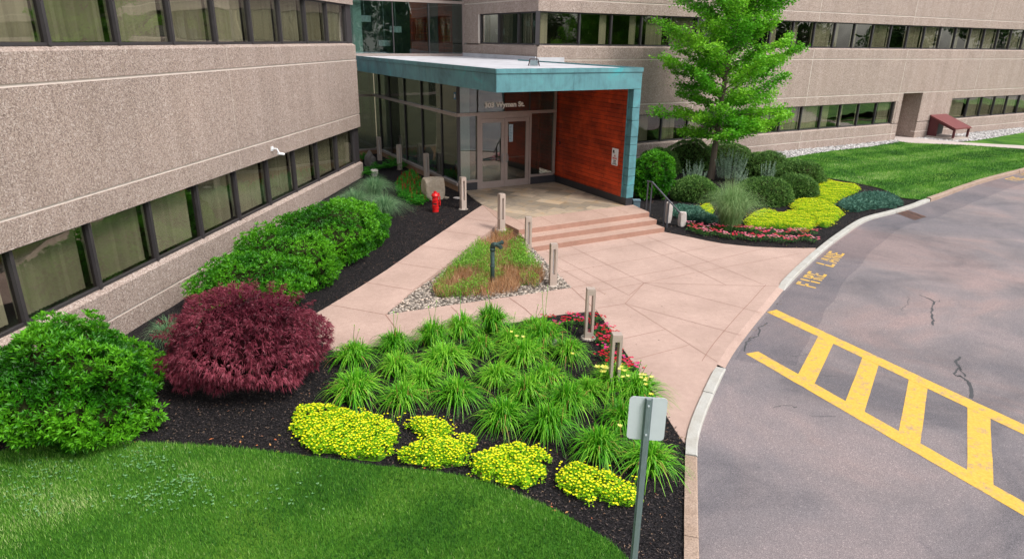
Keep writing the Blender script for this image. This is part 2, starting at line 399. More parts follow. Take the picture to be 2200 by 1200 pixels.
LEAF_JUN = foliage('juniper_sprig', [(0, srgb(40, 84, 68)), (.5, srgb(76, 122, 104)), (1, srgb(120, 160, 138))], .7, .1)
LEAF_GINK = foliage('ginkgo_leaf', [(0, srgb(38, 100, 16)), (.5, srgb(92, 170, 34)), (1, srgb(168, 226, 60))], .5, .4)
LEAF_ART = foliage('silver_leaf', [(0, srgb(84, 112, 92)), (.5, srgb(128, 152, 128)), (1, srgb(176, 194, 170))], .8, .15)
LEAF_FERN = foliage('fern_leaf', [(0, srgb(26, 92, 16)), (.5, srgb(52, 138, 26)), (1, srgb(100, 186, 50))], .5, .3)
LEAF_WEED = foliage('weed_leaf', [(0, srgb(70, 118, 26)), (.5, srgb(112, 168, 48)), (1, srgb(160, 204, 80))], .6, .3)
DRY = foliage('dry_stem', [(0, srgb(138, 96, 60)), (.5, srgb(184, 138, 96)), (1, srgb(214, 178, 140))], .9, .2)
LEAF_VINCA = foliage('vinca_leaf', [(0, srgb(26, 74, 22)), (.5, srgb(50, 108, 34)), (1, srgb(96, 148, 62))], .5, .2)
PET_RED = foliage('red_petal', [(0, srgb(190, 16, 40)), (.45, srgb(214, 30, 66)), (.75, srgb(226, 60, 120)), (.9, srgb(196, 70, 190)), (1, srgb(236, 200, 224))], .5, .25)
PET_PINK = foliage('pink_petal', [(0, srgb(214, 44, 66)), (.5, srgb(230, 96, 120)), (.8, srgb(236, 150, 170)), (1, srgb(244, 232, 238))], .5, .25)
PET_ASTI = foliage('astilbe_plume', [(0, srgb(110, 22, 22)), (.5, srgb(150, 40, 36)), (1, srgb(186, 70, 60))], .8, .1)
PET_YEL = foliage('daylily_petal', [(0, srgb(222, 214, 76)), (1, srgb(244, 240, 150))], .5, .3)
TURF = foliage('grass_blade', [(0, srgb(30, 76, 24)), (.35, srgb(64, 126, 32)), (.7, srgb(118, 172, 58)), (1, srgb(190, 204, 140))], .6, .3)
CHIPM = foliage('bark_chip', [(0, srgb(14, 13, 15)), (.6, srgb(44, 41, 44)), (.9, srgb(82, 72, 68)), (.985, srgb(128, 104, 84)), (1, srgb(150, 90, 64))], .9, 0)
BARK = mat_wood_post('grey_bark', srgb(112, 98, 86))
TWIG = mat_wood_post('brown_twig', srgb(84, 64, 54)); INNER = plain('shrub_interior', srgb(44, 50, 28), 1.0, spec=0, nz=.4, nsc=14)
ROCKP = mat_pebble('river_pebble', [(0, srgb(96, 88, 82)), (.5, srgb(150, 140, 130)), (.8, srgb(184, 172, 160)), (1, srgb(206, 186, 170))])
ROCKG = mat_pebble('pale_gravel', [(0, srgb(128, 126, 126)), (.5, srgb(176, 172, 170)), (1, srgb(222, 220, 218))])

# ------------------------------------------------------------------ heights
RB = at(828, 675)[:2]*.5+at(648, 690)[:2]*.5; RT = at(1036.5, 440, .435)[:2]*.5+at(1061, 493.5, .435)[:2]*.5
RD = RT-RB; RL = np.linalg.norm(RD); RD = RD/RL
ZL = .435
def h_ramp(x, y):
    s_ = ((x-RB[0])*RD[0]+(y-RB[1])*RD[1])/RL
    return ZL*min(1.0, max(0.0, (s_-.05)/.93))
def h_left(x, y): return h_ramp(x, y)-.015
_NB = at(1068, 487, .3)[:2]; _AB = at(828, 675)[:2]; _BB = at(1227, 617)[:2]
_ab = _BB-_AB; _nn = np.array([-_ab[1], _ab[0]]); _nn /= np.linalg.norm(_nn); _hN = (_NB-_AB)@_nn
def h_tri(x, y): return -.02+.24*max(0, min(1.1, ((np.array([x, y])-_AB)@_nn)/_hN))
ROADZ = -.05

# ================================================================== SETTING
def cat(pts, n=6):      # smooth an open line
    P = [np.array(p, float) for p in pts]; P = [2*P[0]-P[1]]+P+[2*P[-1]-P[-2]]; out = []
    for i in range(1, len(P)-2):
        for k in range(n):
            t = k/n; a, b_, c, d = P[i-1:i+3]
            out.append(tuple(.5*((2*b_)+(-a+c)*t+(2*a-5*b_+4*c-d)*t*t+(-a+3*b_-3*c+d)*t**3)))
    out.append(tuple(P[-2])); return out
Q0 = dict(k=1.6663, ox=1340, oy=480)
# kerb line, back (inner) edge, from bottom of the photo to the far right
inner_px = [(1470, 1200), (1470, 1120), (1471, 1050), (1472, 985)] + sc([(222, 775), (235, 720), (262, 650), (300, 570), (335, 500), (372, 440), (415, 385), (460, 330), (505, 280), (550, 226), (620, 155), (700, 84), (770, 32)], **Q0) + \
    [(1853, 468), (1900, 456), (1949, 442), (1982, 430), (2017, 418.5), (2063, 401.5), (2118, 384), (2200, 363)]
inner = [np.array(at2(x, y, .02)) for x, y in inner_px]
d0 = inner[0]-inner[2]; d0 /= np.linalg.norm(d0)
inner = [inner[0]+d0*22, inner[0]+d0*10, inner[0]+d0*4]+inner
d1 = inner[-1]-inner[-3]; d1 /= np.linalg.norm(d1)
inner = inner+[inner[-1]+d1*8, inner[-1]+d1*22, inner[-1]+d1*45]
inner = [np.array(p) for p in cat(inner, 5)]
# smooth a little
for _ in range(3): inner = [inner[0]]+[(inner[i-1]+2*inner[i]+inner[i+1])/4 for i in range(1, len(inner)-1)]+[inner[-1]]
def offset(line, d):
    out = []
    for i in range(len(line)):
        t = line[min(i+1, len(line)-1)]-line[max(i-1, 0)]; t = t/np.linalg.norm(t)
        out.append(line[i]+np.array([t[1], -t[0]])*d)
    return out
outer = offset(inner, .17)
road_edge = offset(inner, .05)
arc = [0]
for i in range(1, len(inner)): arc.append(arc[-1]+np.linalg.norm(inner[i]-inner[i-1]))
def arc_of(px, py):
    p = np.array(at2(px, py, .02)); k = min(range(len(inner)), key=lambda i: np.linalg.norm(inner[i]-p)); return arc[k]

g_ = MB(); g_.box(-150, -150, -.5, 220, 260, -.3); tag(g_.build('ground', SOILM), kind='structure')
mb = MB(); far = [(190., 200.), (190., -60.), (tuple(inner[0])[0], -60.)]
pts = [tuple(p) for p in road_edge]
mb.sheet(pts+[(190, pts[-1][1]), (190., -60.), (pts[0][0], -60.)] if pts[0][1] > -60 else pts, ROADZ, step=None)
tag(mb.build('road', ASPH), kind='structure')

# kerb stones (one run, joints between stones)
def kerb_run(a0, a1, ztop, mat, name='kerb', dip0=0, dip1=0, wid=.17):
    mb = MB(); L = a0; k = 0
    def P(a):
        i = max(1, min(len(arc)-1, int(np.searchsorted(arc, a)))); t = (a-arc[i-1])/(arc[i]-arc[i-1]); q = inner[i-1]*(1-t)+inner[i]*t
        d = inner[i]-inner[i-1]; d = d/np.linalg.norm(d); return q, np.array([d[1], -d[0]])
    while L < a1-.2:
        ln = random.uniform(1.5, 2.1); e = min(a1, L+ln)-.012; n = 6; ring = []
        jx = random.uniform(-.008, .008); jz = random.uniform(-.006, .006)
        for j in range(n+1):
            a = L+(e-L)*j/n; q, nn = P(a); zt = ztop+jz
            if a < a0+dip0: zt = ROADZ+.01+(zt-ROADZ-.01)*((a-a0)/max(dip0, .01))
            if a > a1-dip1: zt = ROADZ+.01+(zt-ROADZ-.01)*((a1-a)/max(dip1, .01))
            ring.append([(*(q+nn*(jx)), -.25), (*(q+nn*jx), zt), (*(q+nn*(jx+wid-.02)), zt), (*(q+nn*(jx+wid)), zt-.02), (*(q+nn*(jx+wid+.012)), -.25)])
        v = [p for r_ in ring for p in r_]; f = []
        for j in range(n):
            for c in range(4): q = j*5+c; f.append((q, q+5, q+6, q+1))
        f.append((0, 1, 2, 3, 4)); f.append(tuple(n*5+c for c in range(5))[::-1]); mb.add(v, f)
        L += ln; k += 1
    return tag(mb.build(name, mat), kind='structure')
aL = arc_of(1472, 978); aM0 = arc_of(1541, 780); aM1 = arc_of(1670, 615); aE = arc_of(1990, 428)
kerb_run(0.2, aL, .03, KERB2); kerb_run(aL+.02, aM0, .035, KERB, dip0=.0, dip1=.35)
kerb_run(aM1, aE, .045, KERB, dip0=.35); kerb_run(aE+.02, arc[-1]-3, .09, KERB2)

# plaza -------------------------------------------------------------
Q6 = dict(k=2.0686, ox=640, oy=620); Q8 = dict(k=3.6667, ox=1360, oy=280)
bed_edge = sc([(1280/1, 100), (1325, 100), (1360, 150), (1400, 200), (1450, 272), (1500, 345), (1535, 392), (1570, 440), (1605, 505), (1640, 570), (1682, 632), (1725, 690)], **Q6)
bed_edge = [(1283, 668), (1300, 692), (1317, 717), (1341, 752), (1365, 787), (1382, 810), (1399, 834), (1417, 865), (1434, 896), (1453, 927), (1471, 952)]
rb_edge = sc([(1440, 925), (1320, 926), (1200, 925), (1075, 921), (950, 915), (825, 904), (700, 890), (575, 867), (450, 840), (350, 820), (250, 800)], **Q8)
def inner_between(a0, a1): return [tuple(inner[i]) for i in range(len(inner)) if a0 < arc[i] < a1]
aP0 = arc_of(1473, 955); aP1 = arc_of(1752, 532)
plaza = [at2(*p) for p in bed_edge]+inner_between(aP0, aP1)+[at2(*p) for p in rb_edge]
stepL0 = np.array([.5377, 17.837]); stepR0 = np.array([4.746, 20.146])
plaza += [tuple(stepR0), tuple(stepR0+np.array([-.3, .6])), tuple(stepL0+np.array([-.02, .5])), tuple(stepL0), at2(1185, 579), at2(1227, 617)]
# lower flared lip of the paving where the kerb is dropped
mb = MB(); mb.prism(plaza, -.3, 0.0)
lip = inner_between(aM0-.05, aM1+.05); lo = [tuple(p) for p in offset([np.array(q) for q in lip], .15)]
v = [(*p, .0) for p in lip]+[(*p, ROADZ+.012) for p in lo]; n = len(lip)
mb.add(v, [(i, n+i, n+i+1, i+1) for i in range(n-1)])
def strip(mb, line, wd, z, mat=0):
    P = [np.array(p, float) for p in line]
    for a, b_ in zip(P[:-1], P[1:]):
        t = (b_-a)/np.linalg.norm(b_-a); n_ = np.array([-t[1], t[0]])*wd/2
        za = z(*a) if callable(z) else z; zb = z(*b_) if callable(z) else z
        mb.add([(*(a-n_), za), (*(b_-n_), zb), (*(b_+n_), zb), (*(a+n_), za)], [(0, 1, 2, 3)], mat)
QZ = dict(k=4.616, ox=1040, oy=380)
J = [sc([(860, 690), (1588, 1050)], **QZ), sc([(615, 735), (1440, 1175)], **QZ), sc([(722, 890), (1110, 1110)], **QZ)+[(1300, 632)],
     sc([(1390, 605), (1780, 780), (2031, 890)], **QZ)+[(1560, 612)], sc([(1600, 580), (1960, 735)], **QZ)+[(1640, 611)],
     sc([(740, 795), (1010, 750), (1530, 665), (1940, 600)], **QZ), sc([(730, 950), (1230, 870), (1780, 775)], **QZ)+[(1560, 524)],
     sc([(880, 1095), (1470, 985), (2031, 885)], **QZ)+[(1660, 529)], sc([(950, 1160), (1590, 1050), (2031, 960)], **QZ)+[(1715, 545)],
     [(1343, 652), (1384, 607.5)], [(1384, 607.5), (1670, 615)], [(1384, 607.5), (1637, 672)], [(1343, 652), (1541, 777)], [(1343, 652), (1592, 720)],
     [(1283, 662), (1343, 652)], [(1340, 727), (1430, 707)], [(1363, 772), (1480, 741)], [(1352, 634), (1384, 607.5)]]
for ln in J: strip(mb, [at2(*p) for p in ln], .011, .003, 1)
ins = [tuple(p) for p in offset([np.array(q) for q in inner_between(aM0-.1, aM1+.1)], -.28)]
strip(mb, ins, .012, .003, 1)
tag(mb.build('plaza_paving', [PAVE, JOINT]), kind='structure')

# lower walk and ramp
mb = MB()
walk = [at2(*p) for p in [(828, 675), (900, 664.5), (1000, 650), (1115, 634), (1227, 617), (1283, 668), (1259, 668.5), (1172, 679), (1000, 712), (824, 741), (770, 748), (715, 753), (690, 735), (668, 712), (648, 690), (710, 654)]]
for i in range(1): mb.prism(walk, -.3, -.003)
for ln in ([(710, 654), (828, 675)], [(828, 675), (852, 707), (868, 736)], [(969, 658), (995, 683), (1010, 702)], [(1094, 639), (1128, 663), (1146, 680)], [(1227, 617), (1283, 668)]):
    strip(mb, [at2(*p) for p in ln], .018, .001, 1)
tag(mb.build('lower_path', [PAVE, JOINT]), kind='structure')
mb = MB()
rl = [(710, 654), (770, 618), (830, 580), (900, 531), (960, 491), (1013, 455), (1036.5, 440)]
rr = [(828, 675), (886, 623), (945.5, 579), (994.5, 541), (1036, 507.5), (1061, 489)]
ramp = [at2(*p, h_ramp) for p in rl]+[at2(1072, 473, ZL)]+[at2(*p, h_ramp) for p in rr[::-1]]
mb.prism(ramp, -.3, h_ramp)
for ln in ([(993, 467), (1068, 478)], [(949, 495), (1036, 507.5)], [(900, 527), (994.5, 541)], [(844, 563), (945.5, 579)], [(781, 605.5), (886, 623)]):
    strip(mb, [at2(*p, h_ramp) for p in ln], .016, lambda x, y: h_ramp(x, y)+.003, 1)
tag(mb.build('ramp_path', [PAVE, JOINT]), kind='structure')

# entrance landing and steps
UU = az(61); VV = az(-29)            # along / into the entrance
Qc = np.array([4.008, 21.90]); F1 = np.array([-1.2805, 24.004]); G1 = F1-UU*.79
stoneP = [at2(x, y, ZL) for x, y in ((1036.5, 439.5), (1061, 451.5), (1110, 471.5), (1342.5, 441.5))]
FL = np.array([.1772, 18.573]); FR = np.array([4.3926, 20.909])
mb = MB()
notch = at2(1072, 473, ZL)
mb.prism([tuple(FL), tuple(FR), tuple(Qc+UU*.02), stoneP[3], stoneP[2], stoneP[1], stoneP[0], notch], -.3, ZL)
P1L = np.array([.5304, 17.783]); P1R = np.array([4.7318, 20.138])
mid = lambda a, b_: (a+b_)/2
T1L, T1R = stepL0, stepR0; T2L, T2R = mid(FL, T1L), mid(FR, T1R)
back = VV*.9
for (a, b_, z0, z1) in ((T1L, T1R, -.2, ZL/3), (T2L, T2R, ZL/3+.001, 2*ZL/3)):
    mb.prism([tuple(a), tuple(b_), tuple(b_+back*1), tuple(a+back*1.0)] if z1 > .2 else [tuple(a), tuple(b_), tuple(b_+back*1.6), tuple(a+back*1.2)], z0, z1)
for px in ((560, 395, 685, 465), (1075, 335, 1220, 390), (1290, 305, 1430, 360), (320, 425, 405, 480)):
    p = sc([(px[0], px[1]), (px[2], px[3])], **QZ); strip(mb, [at2(*q, ZL) for q in p], .012, ZL+.003, 2)
ob = mb.build('steps', [STEP, RISER, JOINT])
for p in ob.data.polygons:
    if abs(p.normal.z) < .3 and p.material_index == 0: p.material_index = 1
tag(ob, kind='structure')
mb = MB(); mb.prism([stoneP[1], stoneP[2], stoneP[3], tuple(Qc-UU*.33+VV*4.6), tuple(G1+VV*.05), at2(1001.5, 413, ZL), at2(1020, 429, ZL), stoneP[0]], -.3, ZL+.004)
tag(mb.build('stone_landing', FLAG), kind='structure')

# planting beds -----------------------------------------------------
lawn_px = [(-260, 1010), (0, 971), (53, 962), (107, 956), (213, 952), (320, 952), (427, 958), (533, 966), (640, 979), (712, 988), (785, 999), (882, 1008), (978, 1021), (1051, 1039), (1123, 1067), (1196, 1098), (1268, 1138), (1317, 1171), (1350, 1205)]
lawn_edge = [at2(*p) for p in lawn_px]; lawn_edge = cat([lawn_edge[0]]+lawn_edge[1:]+[(1.7, 5.2), (2.05, 3.8), (2.1, -1), (2.1, -24)], 3)
LA = np.array([-7.924, 9.92]); LU = az(7.044); LN = np.array([math.cos(R(7.044)), -math.sin(R(7.044))])
def lw(s_, d=0): return LA+LU*s_+LN*d
def bumpy(f, a=.02):
    from mathutils import noise
    return lambda x, y: f(x, y)+a*noise.noise(Vector((x*2.2, y*2.2, 3)))+a*.5*noise.noise(Vector((x*7, y*7, 1)))
mb = MB()
leftbed = [tuple(lw(-14, -.1)), tuple(lw(-3, -.1))]+[tuple(lw(16.3, -.1)), (-7.3, 32.4), tuple(G1+VV*9.2), tuple(G1+VV*.05)]+[at2(1001.5, 413, ZL), at2(1020, 429, ZL)]+[at2(*p, h_ramp) for p in rl[::-1]]+[at2(648, 690), at2(668, 712), at2(690, 735), at2(715, 753), at2(770, 748), at2(824, 741), at2(1000, 712), at2(1172, 679), at2(1259, 668.5)]+[at2(*p) for p in bed_edge]
kin = [tuple(inner[i]) for i in range(len(inner)) if arc[i] < aP0-.1]
leftbed += kin[::-1]
def flat_left(x, y): return h_left(x, y) if x < 1.0 or y > 15 else -.015
mb.sheet(leftbed+[lawn_edge[-1]]+[(p[0], p[1]) for p in lawn_edge[::-1][1:]], bumpy(lambda x, y: h_left(x, y) if (x < -.6) else -.012, .018), step=.22)
tag(mb.build('mulch_bed', MULCH), kind='structure')
mb = MB()
tri_px = [(828, 675), (886, 623), (945.5, 579), (994.5, 541), (1036, 507.5), (1061, 489), (1072, 473)]
tri = [tuple(np.array(at2(*p, h_ramp))+np.array([.0, 0])) for p in tri_px]+[tuple(FL), tuple(T1L), at2(1185, 579), at2(1227, 617), at2(1115, 634), at2(1000, 650), at2(900, 664.5)]
mb.sheet(tri, h_tri, step=.25); tag(mb.build('gravel_bed', plain('gravel_soil', srgb(96, 86, 76), .9, nz=.3, nsc=30)), kind='structure')
# right side
RA = np.array([1.0, 29.061]); RU = az(59.926); RN = np.array([math.cos(R(59.926)), -math.sin(R(59.926))])
def rw(s_, d=0): return RA+RU*s_+RN*d
lb = [(1684, 342), (1700, 347), (1740, 362), (1770, 380), (1830, 392), (1890, 405), (1927, 421), (1940, 426), (1984, 430)]
lawnR_edge = cat([at2(*p) for p in lb], 3)
path_lo = [(1931, 304.5), (1952, 308), (2063, 312), (2200, 321)]; path_hi = [(2200, 314), (2063, 306.5), (1990, 299.5), (1960, 296), (1926, 297)]
mb = MB()
rbed = [at2(*p) for p in rb_edge[::-1]]+inner_between(aP1, aE)+[lawnR_edge[-1]]+lawnR_edge[::-1]+[tuple(rw(15.5, -.1)), tuple(rw(-.1, -.1)), tuple(Qc+VV*7), tuple(Qc+UU*.02), tuple(FR+UU*.0), tuple(stepR0)]
mb.sheet(rbed, bumpy(lambda x, y: -.005, .02), step=.35); tag(mb.build('mulch_bed', MULCH), kind='structure')
stripg_px = [(1684, 342), (1738, 332), (1791, 324.5), (1872, 315.5), (1931, 306)]
gs = [at2(*p) for p in stripg_px]
mb = MB(); mb.sheet([tuple(rw(15.3, -.1)), gs[0]]+gs[1:]+[at2(1926, 297), tuple(rw(26.4, -.1))], -.01)
gs2 = [at2(*p) for p in ((1990, 299.5), (2050, 305), (2096, 302), (2200, 285))]; e_ = np.array(gs2[-1]); e2 = e_+RU*30
mb.sheet([tuple(rw(28.3, -.1)), at2(1960, 296)]+gs2+[tuple(e2), tuple(rw(75, -.1))], -.01)
tag(mb.build('gravel_strip', plain('gravel_base', srgb(150, 146, 144), .9, nz=.3, nsc=25)), kind='structure')
LWN_Z = .02
mb = MB()
pl = [at2(*p) for p in path_lo]; pe = np.array(pl[-1]); pd = pe-np.array(pl[-2]); pd /= np.linalg.norm(pd)
mb.prism([at2(*p) for p in path_hi[::-1]][0:0]+[at2(*p) for p in path_lo]+[tuple(pe+pd*5), tuple(pe+pd*5+np.array([-.3, 1.0])), at2(2200, 314)]+[at2(*p) for p in path_hi[1:]]+[tuple(rw(26.5, -.9)), tuple(rw(28.3, -.9)), at2(1962, 296)][0:0], -.2, LWN_Z+.015)
mb.prism([tuple(rw(26.38, -1.3)), tuple(rw(28.32, -1.3)), tuple(rw(28.4, .6)), tuple(rw(26.4, .6))], -.2, LWN_Z+.01)
tag(mb.build('concrete_path', DCONC), kind='structure')
lr = lawnR_edge+[tuple(inner[i]) for i in range(len(inner)) if arc[i] > aE+.05 and arc[i] < arc[-1]-4]
mb = MB(); mb.sheet(lr+[tuple(pe+pd*40+np.array([6, 6])), tuple(pe+pd*5), ]+pl[::-1]+gs[::-1][1:], LWN_Z, step=1.0)
g2 = [at2(2096, 303.5), at2(2200, 286.5)]
mb.sheet([at2(2063, 306), at2(2096, 303), tuple(e_), tuple(e2), tuple(e2+np.array([10, -12.])), tuple(pe+pd*5.3), at2(2200, 313.5)], LWN_Z)
tag(mb.build('lawn_ground', LAWN), kind='structure')
nl = lawn_edge+[(-14, -24), (-14, 9)]+[]
mb = MB(); mb.sheet([p for p in lawn_edge]+[(-30, -24), (-30, 8)], LWN_Z, step=.6); tag(mb.build('lawn_ground', LAWN), kind='structure')
# ground the viewer stands over: lawn beyond the drive, seen only in the window reflections
mb = MB(); mb.prism([(-60, -60), (150, -60), (150, -17), (14, -15), (3.5, -13), (-60, -13)], -.3, -.02); tag(mb.build('lawn_ground', LAWN), kind='structure')

ASPH2 = ASPH.copy(); ASPH2.name = 'asphalt_edge_lane'
for q in ASPH2.node_tree.nodes:
    if q.type == 'BSDF_PRINCIPLED':
        lk = q.inputs['Base Color'].links[0]; src_ = lk.from_socket; mx = ASPH2.node_tree.nodes.new('ShaderNodeMix'); mx.data_type = 'RGBA'; mx.blend_type = 'MULTIPLY'; mx.inputs[0].default_value = 1; mx.inputs[7].default_value = (.80, .81, .84, 1)
        ASPH2.node_tree.links.new(src_, mx.inputs[6]); ASPH2.node_tree.links.new(mx.outputs[2], q.inputs['Base Color'])
i0 = next(i for i in range(len(arc)) if arc[i] > arc_of(1541, 780)+.5); seg_ = [np.array(p) for p in inner[i0:-6]]
o1 = offset(seg_, .22); o2 = offset(seg_, 1.25); o2 = [p+np.array([math.sin(i*.9)*.03, math.cos(i*.7)*.03]) for i, p in enumerate(o2)]
o2[0] = o1[0]*.7+o2[0]*.3; o2[1] = o1[1]*.35+o2[1]*.65
mb = MB(); n = len(o1); mb.add([(*p, ROADZ+.0012) for p in o1]+[(*p, ROADZ+.0012) for p in o2], [(i, n+i, n+i+1, i+1) for i in range(n-1)]); tag(mb.build('road_edge_lane', ASPH2), kind='structure')
# markings ----------------------------------------------------------
ZM = ROADZ+.004
mb = MB()
def dens(pts, n=4):
    out = []
    for a, b_ in zip(pts[:-1], pts[1:]):
        for k in range(n): t = k/n; out.append((a[0]*(1-t)+b_[0]*t, a[1]*(1-t)+b_[1]*t))
    return out+[pts[-1]]
def rag(pts, r_=.006): return [(x+random.uniform(-r_, r_), y+random.uniform(-r_, r_)) for x, y in pts]
ut = [at2(*p, ZM) for p in sc([(550, 307), (700, 378), (870, 455), (1050, 545), (1250, 632), (1433, 722)], **Q0)]
ub = [at2(*p, ZM) for p in sc([(512, 316), (690, 403), (850, 478), (1020, 560), (1230, 655), (1433, 748)], **Q0)]
lt = [at2(*p, ZM) for p in sc([(480, 457), (683, 572), (862, 672), (1062, 787), (1230, 880), (1433, 992)], **Q0)]
lbm = [at2(*p, ZM) for p in sc([(430, 467), (640, 575), (800, 672), (1000, 790), (1200, 915), (1433, 1048)], **Q0)]
def fitline(pts):
    P = np.array(pts); c = P.mean(0); u_ = np.linalg.svd(P-c)[2][0]; u_ = u_*(1 if u_[0] > 0 else -1); return c, u_
def band(a_, b_, ext=14):
    (c1, u1), (c2, u2) = fitline(a_), fitline(b_); u_ = (u1+u2)/2; u_ /= np.linalg.norm(u_)
    s0a = (np.array(a_[0])-c1)@u_; s0b = (np.array(b_[0])-c2)@u_
    A = [tuple(c1+u_*s) for s in np.linspace(s0a, s0a+ext, 60)]; B = [tuple(c2+u_*s) for s in np.linspace(s0b, s0b+ext, 60)]
    mb.sheet(rag(A[:1]+A[1:], .004)+rag(B[::-1], .004), ZM); return c1, c2, u_
ua = band(ut, ub); la = band(lt, lbm)
def isect(p, q, c, u_):   # crossing of segment line pq with line c,u
    d = np.array(q)-np.array(p); M_ = np.array([[d[0], -u_[0]], [d[1], -u_[1]]]); k = np.linalg.solve(M_, c-np.array(p)); return np.array(p)+d*k[0]
rungs = [((695, 405), (750, 430), (683, 572), (625, 537)), ((855, 478), (912, 508), (862, 672), (795, 632)), ((1020, 560), (1088, 588), (1062, 787), (985, 740)), ((1230, 655), (1312, 690), (1325, 935), (1230, 880))]
rw_ = []
for q in rungs:
    a, b_, c, d = [at2(*p, ZM) for p in sc(q, **Q0)]
    A = isect(a, d, ua[1], ua[2])+0; B = isect(b_, c, ua[1], ua[2]); C_ = isect(b_, c, la[0], la[2]); D_ = isect(a, d, la[0], la[2])
    rw_.append((A, B, C_, D_))
st = (rw_[3][0]-rw_[0][0])/3
for k in (4, 5, 6): rw_.append(tuple(p+st*(k-3) for p in rw_[3]))
for A, B, C_, D_ in rw_:
    ins_ = .0; mb.sheet(rag(dens([tuple(A), tuple(B)], 1)[:1]+dens([tuple(B), tuple(C_)], 6)+dens([tuple(D_), tuple(A)], 6)[:-1], .003), ZM-.0012)
tag(mb.build('crosswalk_marking', PAINT), kind='structure')

GLY = {  # stencil strokes in a 0..1 x 0..1 cell, split at mid height by the stencil bridge
 'F': [[(0, 0), (.26, 0), (.26, .47), (0, .47)], [(0, .53), (.26, .53), (.26, 1), (0, 1)], [(.34, .82), (.95, .82), (.95, 1), (.34, 1)], [(.34, .42), (.75, .42), (.75, .58), (.34, .58)]],
 'I': [[(.3, 0), (.62, 0), (.62, .47), (.3, .47)], [(.3, .53), (.62, .53), (.62, 1), (.3, 1)]],
 'R': [[(0, 0), (.26, 0), (.26, .47), (0, .47)], [(0, .53), (.26, .53), (.26, 1), (0, 1)], [(.32, 1), (.7, 1), (.95, .88), (.95, .64), (.7, .50), (.32, .50), (.32, .64), (.6, .66), (.68, .76), (.6, .86), (.32, .86)], [(.34, .45), (.62, .45), (.98, 0), (.7, 0)]],
 'E': [[(0, 0), (.26, 0), (.26, .47), (0, .47)], [(0, .53), (.26, .53), (.26, 1), (0, 1)], [(.32, .84), (.95, .84), (.95, 1), (.32, 1)], [(.34, .43), (.78, .43), (.78, .57), (.34, .57)], [(.32, 0), (.95, 0), (.95, .17), (.32, .17)]],
 'L': [[(0, 0), (.26, 0), (.26, .47), (0, .47)], [(0, .53), (.26, .53), (.26, 1), (0, 1)], [(.32, 0), (.95, 0), (.95, .17), (.32, .17)]],
 'A': [[(0, 0), (.25, 0), (.36, .47), (.14, .47)], [(.16, .53), (.38, .53), (.46, 1), (.32, 1)], [(.76, 0), (1, 0), (.86, .47), (.64, .47)], [(.62, .53), (.84, .53), (.68, 1), (.52, 1)], [(.36, .26), (.63, .26), (.61, .38), (.39, .38)]],
 'N': [[(0, 0), (.22, 0), (.22, .47), (0, .47)], [(0, .53), (.22, .53), (.22, 1), (0, 1)], [(.74, 0), (.96, 0), (.96, .47), (.74, .47)], [(.74, .53), (.96, .53), (.96, 1), (.74, 1)], [(.28, 1), (.28, .8), (.66, .06), (.7, .06), (.7, .3)]]}
def word(mb, txt, BL, BR, TL, TR):
    BL, BR, TL, TR = map(np.array, (BL, BR, TL, TR)); n = len(txt); adv = 1/(n*1.0-.12)
    for i, ch in enumerate(txt):
        for poly in GLY[ch]:
            P = []
            for x, y in poly:
                u_ = (i+x*.80)*adv; P.append(tuple((BL*(1-u_)+BR*u_)*(1-y)+(TL*(1-u_)+TR*u_)*y))
            mb.sheet(P, ZM)
mb = MB()
word(mb, 'FIRE', *[at2(*p, ZM) for p in ((1752, 619), (1778, 589), (1709, 609), (1739, 581))])
word(mb, 'LANE', *[at2(*p, ZM) for p in ((1790, 574), (1816, 544), (1753, 564.5), (1784, 538))])
tag(mb.build('fire_lane_lettering', PAINT), kind='structure')
mb = MB()
f0 = [np.array(at2(*p, ZM)) for p in ((2186, 390), (2203, 384), (2158, 384), (2176, 379))]
word(mb, 'FIRE', *f0); dv = (f0[1]-f0[0])*1.55; word(mb, 'LANE', *[p+dv for p in f0])
tag(mb.build('fire_lane_lettering', PAINT), kind='structure')
# sealed cracks
mb = MB()
def crack(pts, w0=.05, z=ROADZ+.002):
    P = [np.array(at2(*p, z)) for p in sc(pts, **Q0)]; Q = []
    for a, b_ in zip(P[:-1], P[1:]):
        for k in range(4): Q.append(a*(1-k/4)+b_*k/4+rng.normal(0, .02, 2))
    Q.append(P[-1])
    for i in range(len(Q)-1):
        t = Q[i+1]-Q[i]; t = t/np.linalg.norm(t); n_ = np.array([-t[1], t[0]]); wa = w0*random.uniform(.25, .85)/2; wb = w0*random.uniform(.25, .85)/2
        mb.add([(*(Q[i]-n_*wa), z), (*(Q[i+1]-n_*wb), z), (*(Q[i+1]+n_*wb), z), (*(Q[i]+n_*wa), z)], [(0, 1, 2, 3)])
crack([(1060, 255), (1085, 265), (1115, 280), (1105, 310), (1107, 340), (1107, 363)], .07); crack([(1115, 280), (1132, 274)], .03); crack([(1020, 262), (1018, 285), (1000, 300), (992, 312)], .02)
crack([(1205, 475), (1190, 497), (1202, 515), (1187, 538), (1215, 550), (1240, 572), (1243, 625)], .09); crack([(1202, 515), (1218, 530), (1222, 548)], .05)
crack([(515, 354), (482, 372), (485, 402), (452, 410), (440, 430), (432, 458)], .055)
crack([(590, 476), (640, 470), (680, 464)], .02); crack([(530, 658), (580, 652), (620, 655)], .025); crack([(700, 540), (760, 545)], .02); crack([(665, 685), (760, 690)], .02)
crack([(850, 30), (920, 40), (1000, 50)], .02); crack([(1190, 120), (1290, 125)], .015)
tag(mb.build('road_crack', CRACKM), kind='structure')

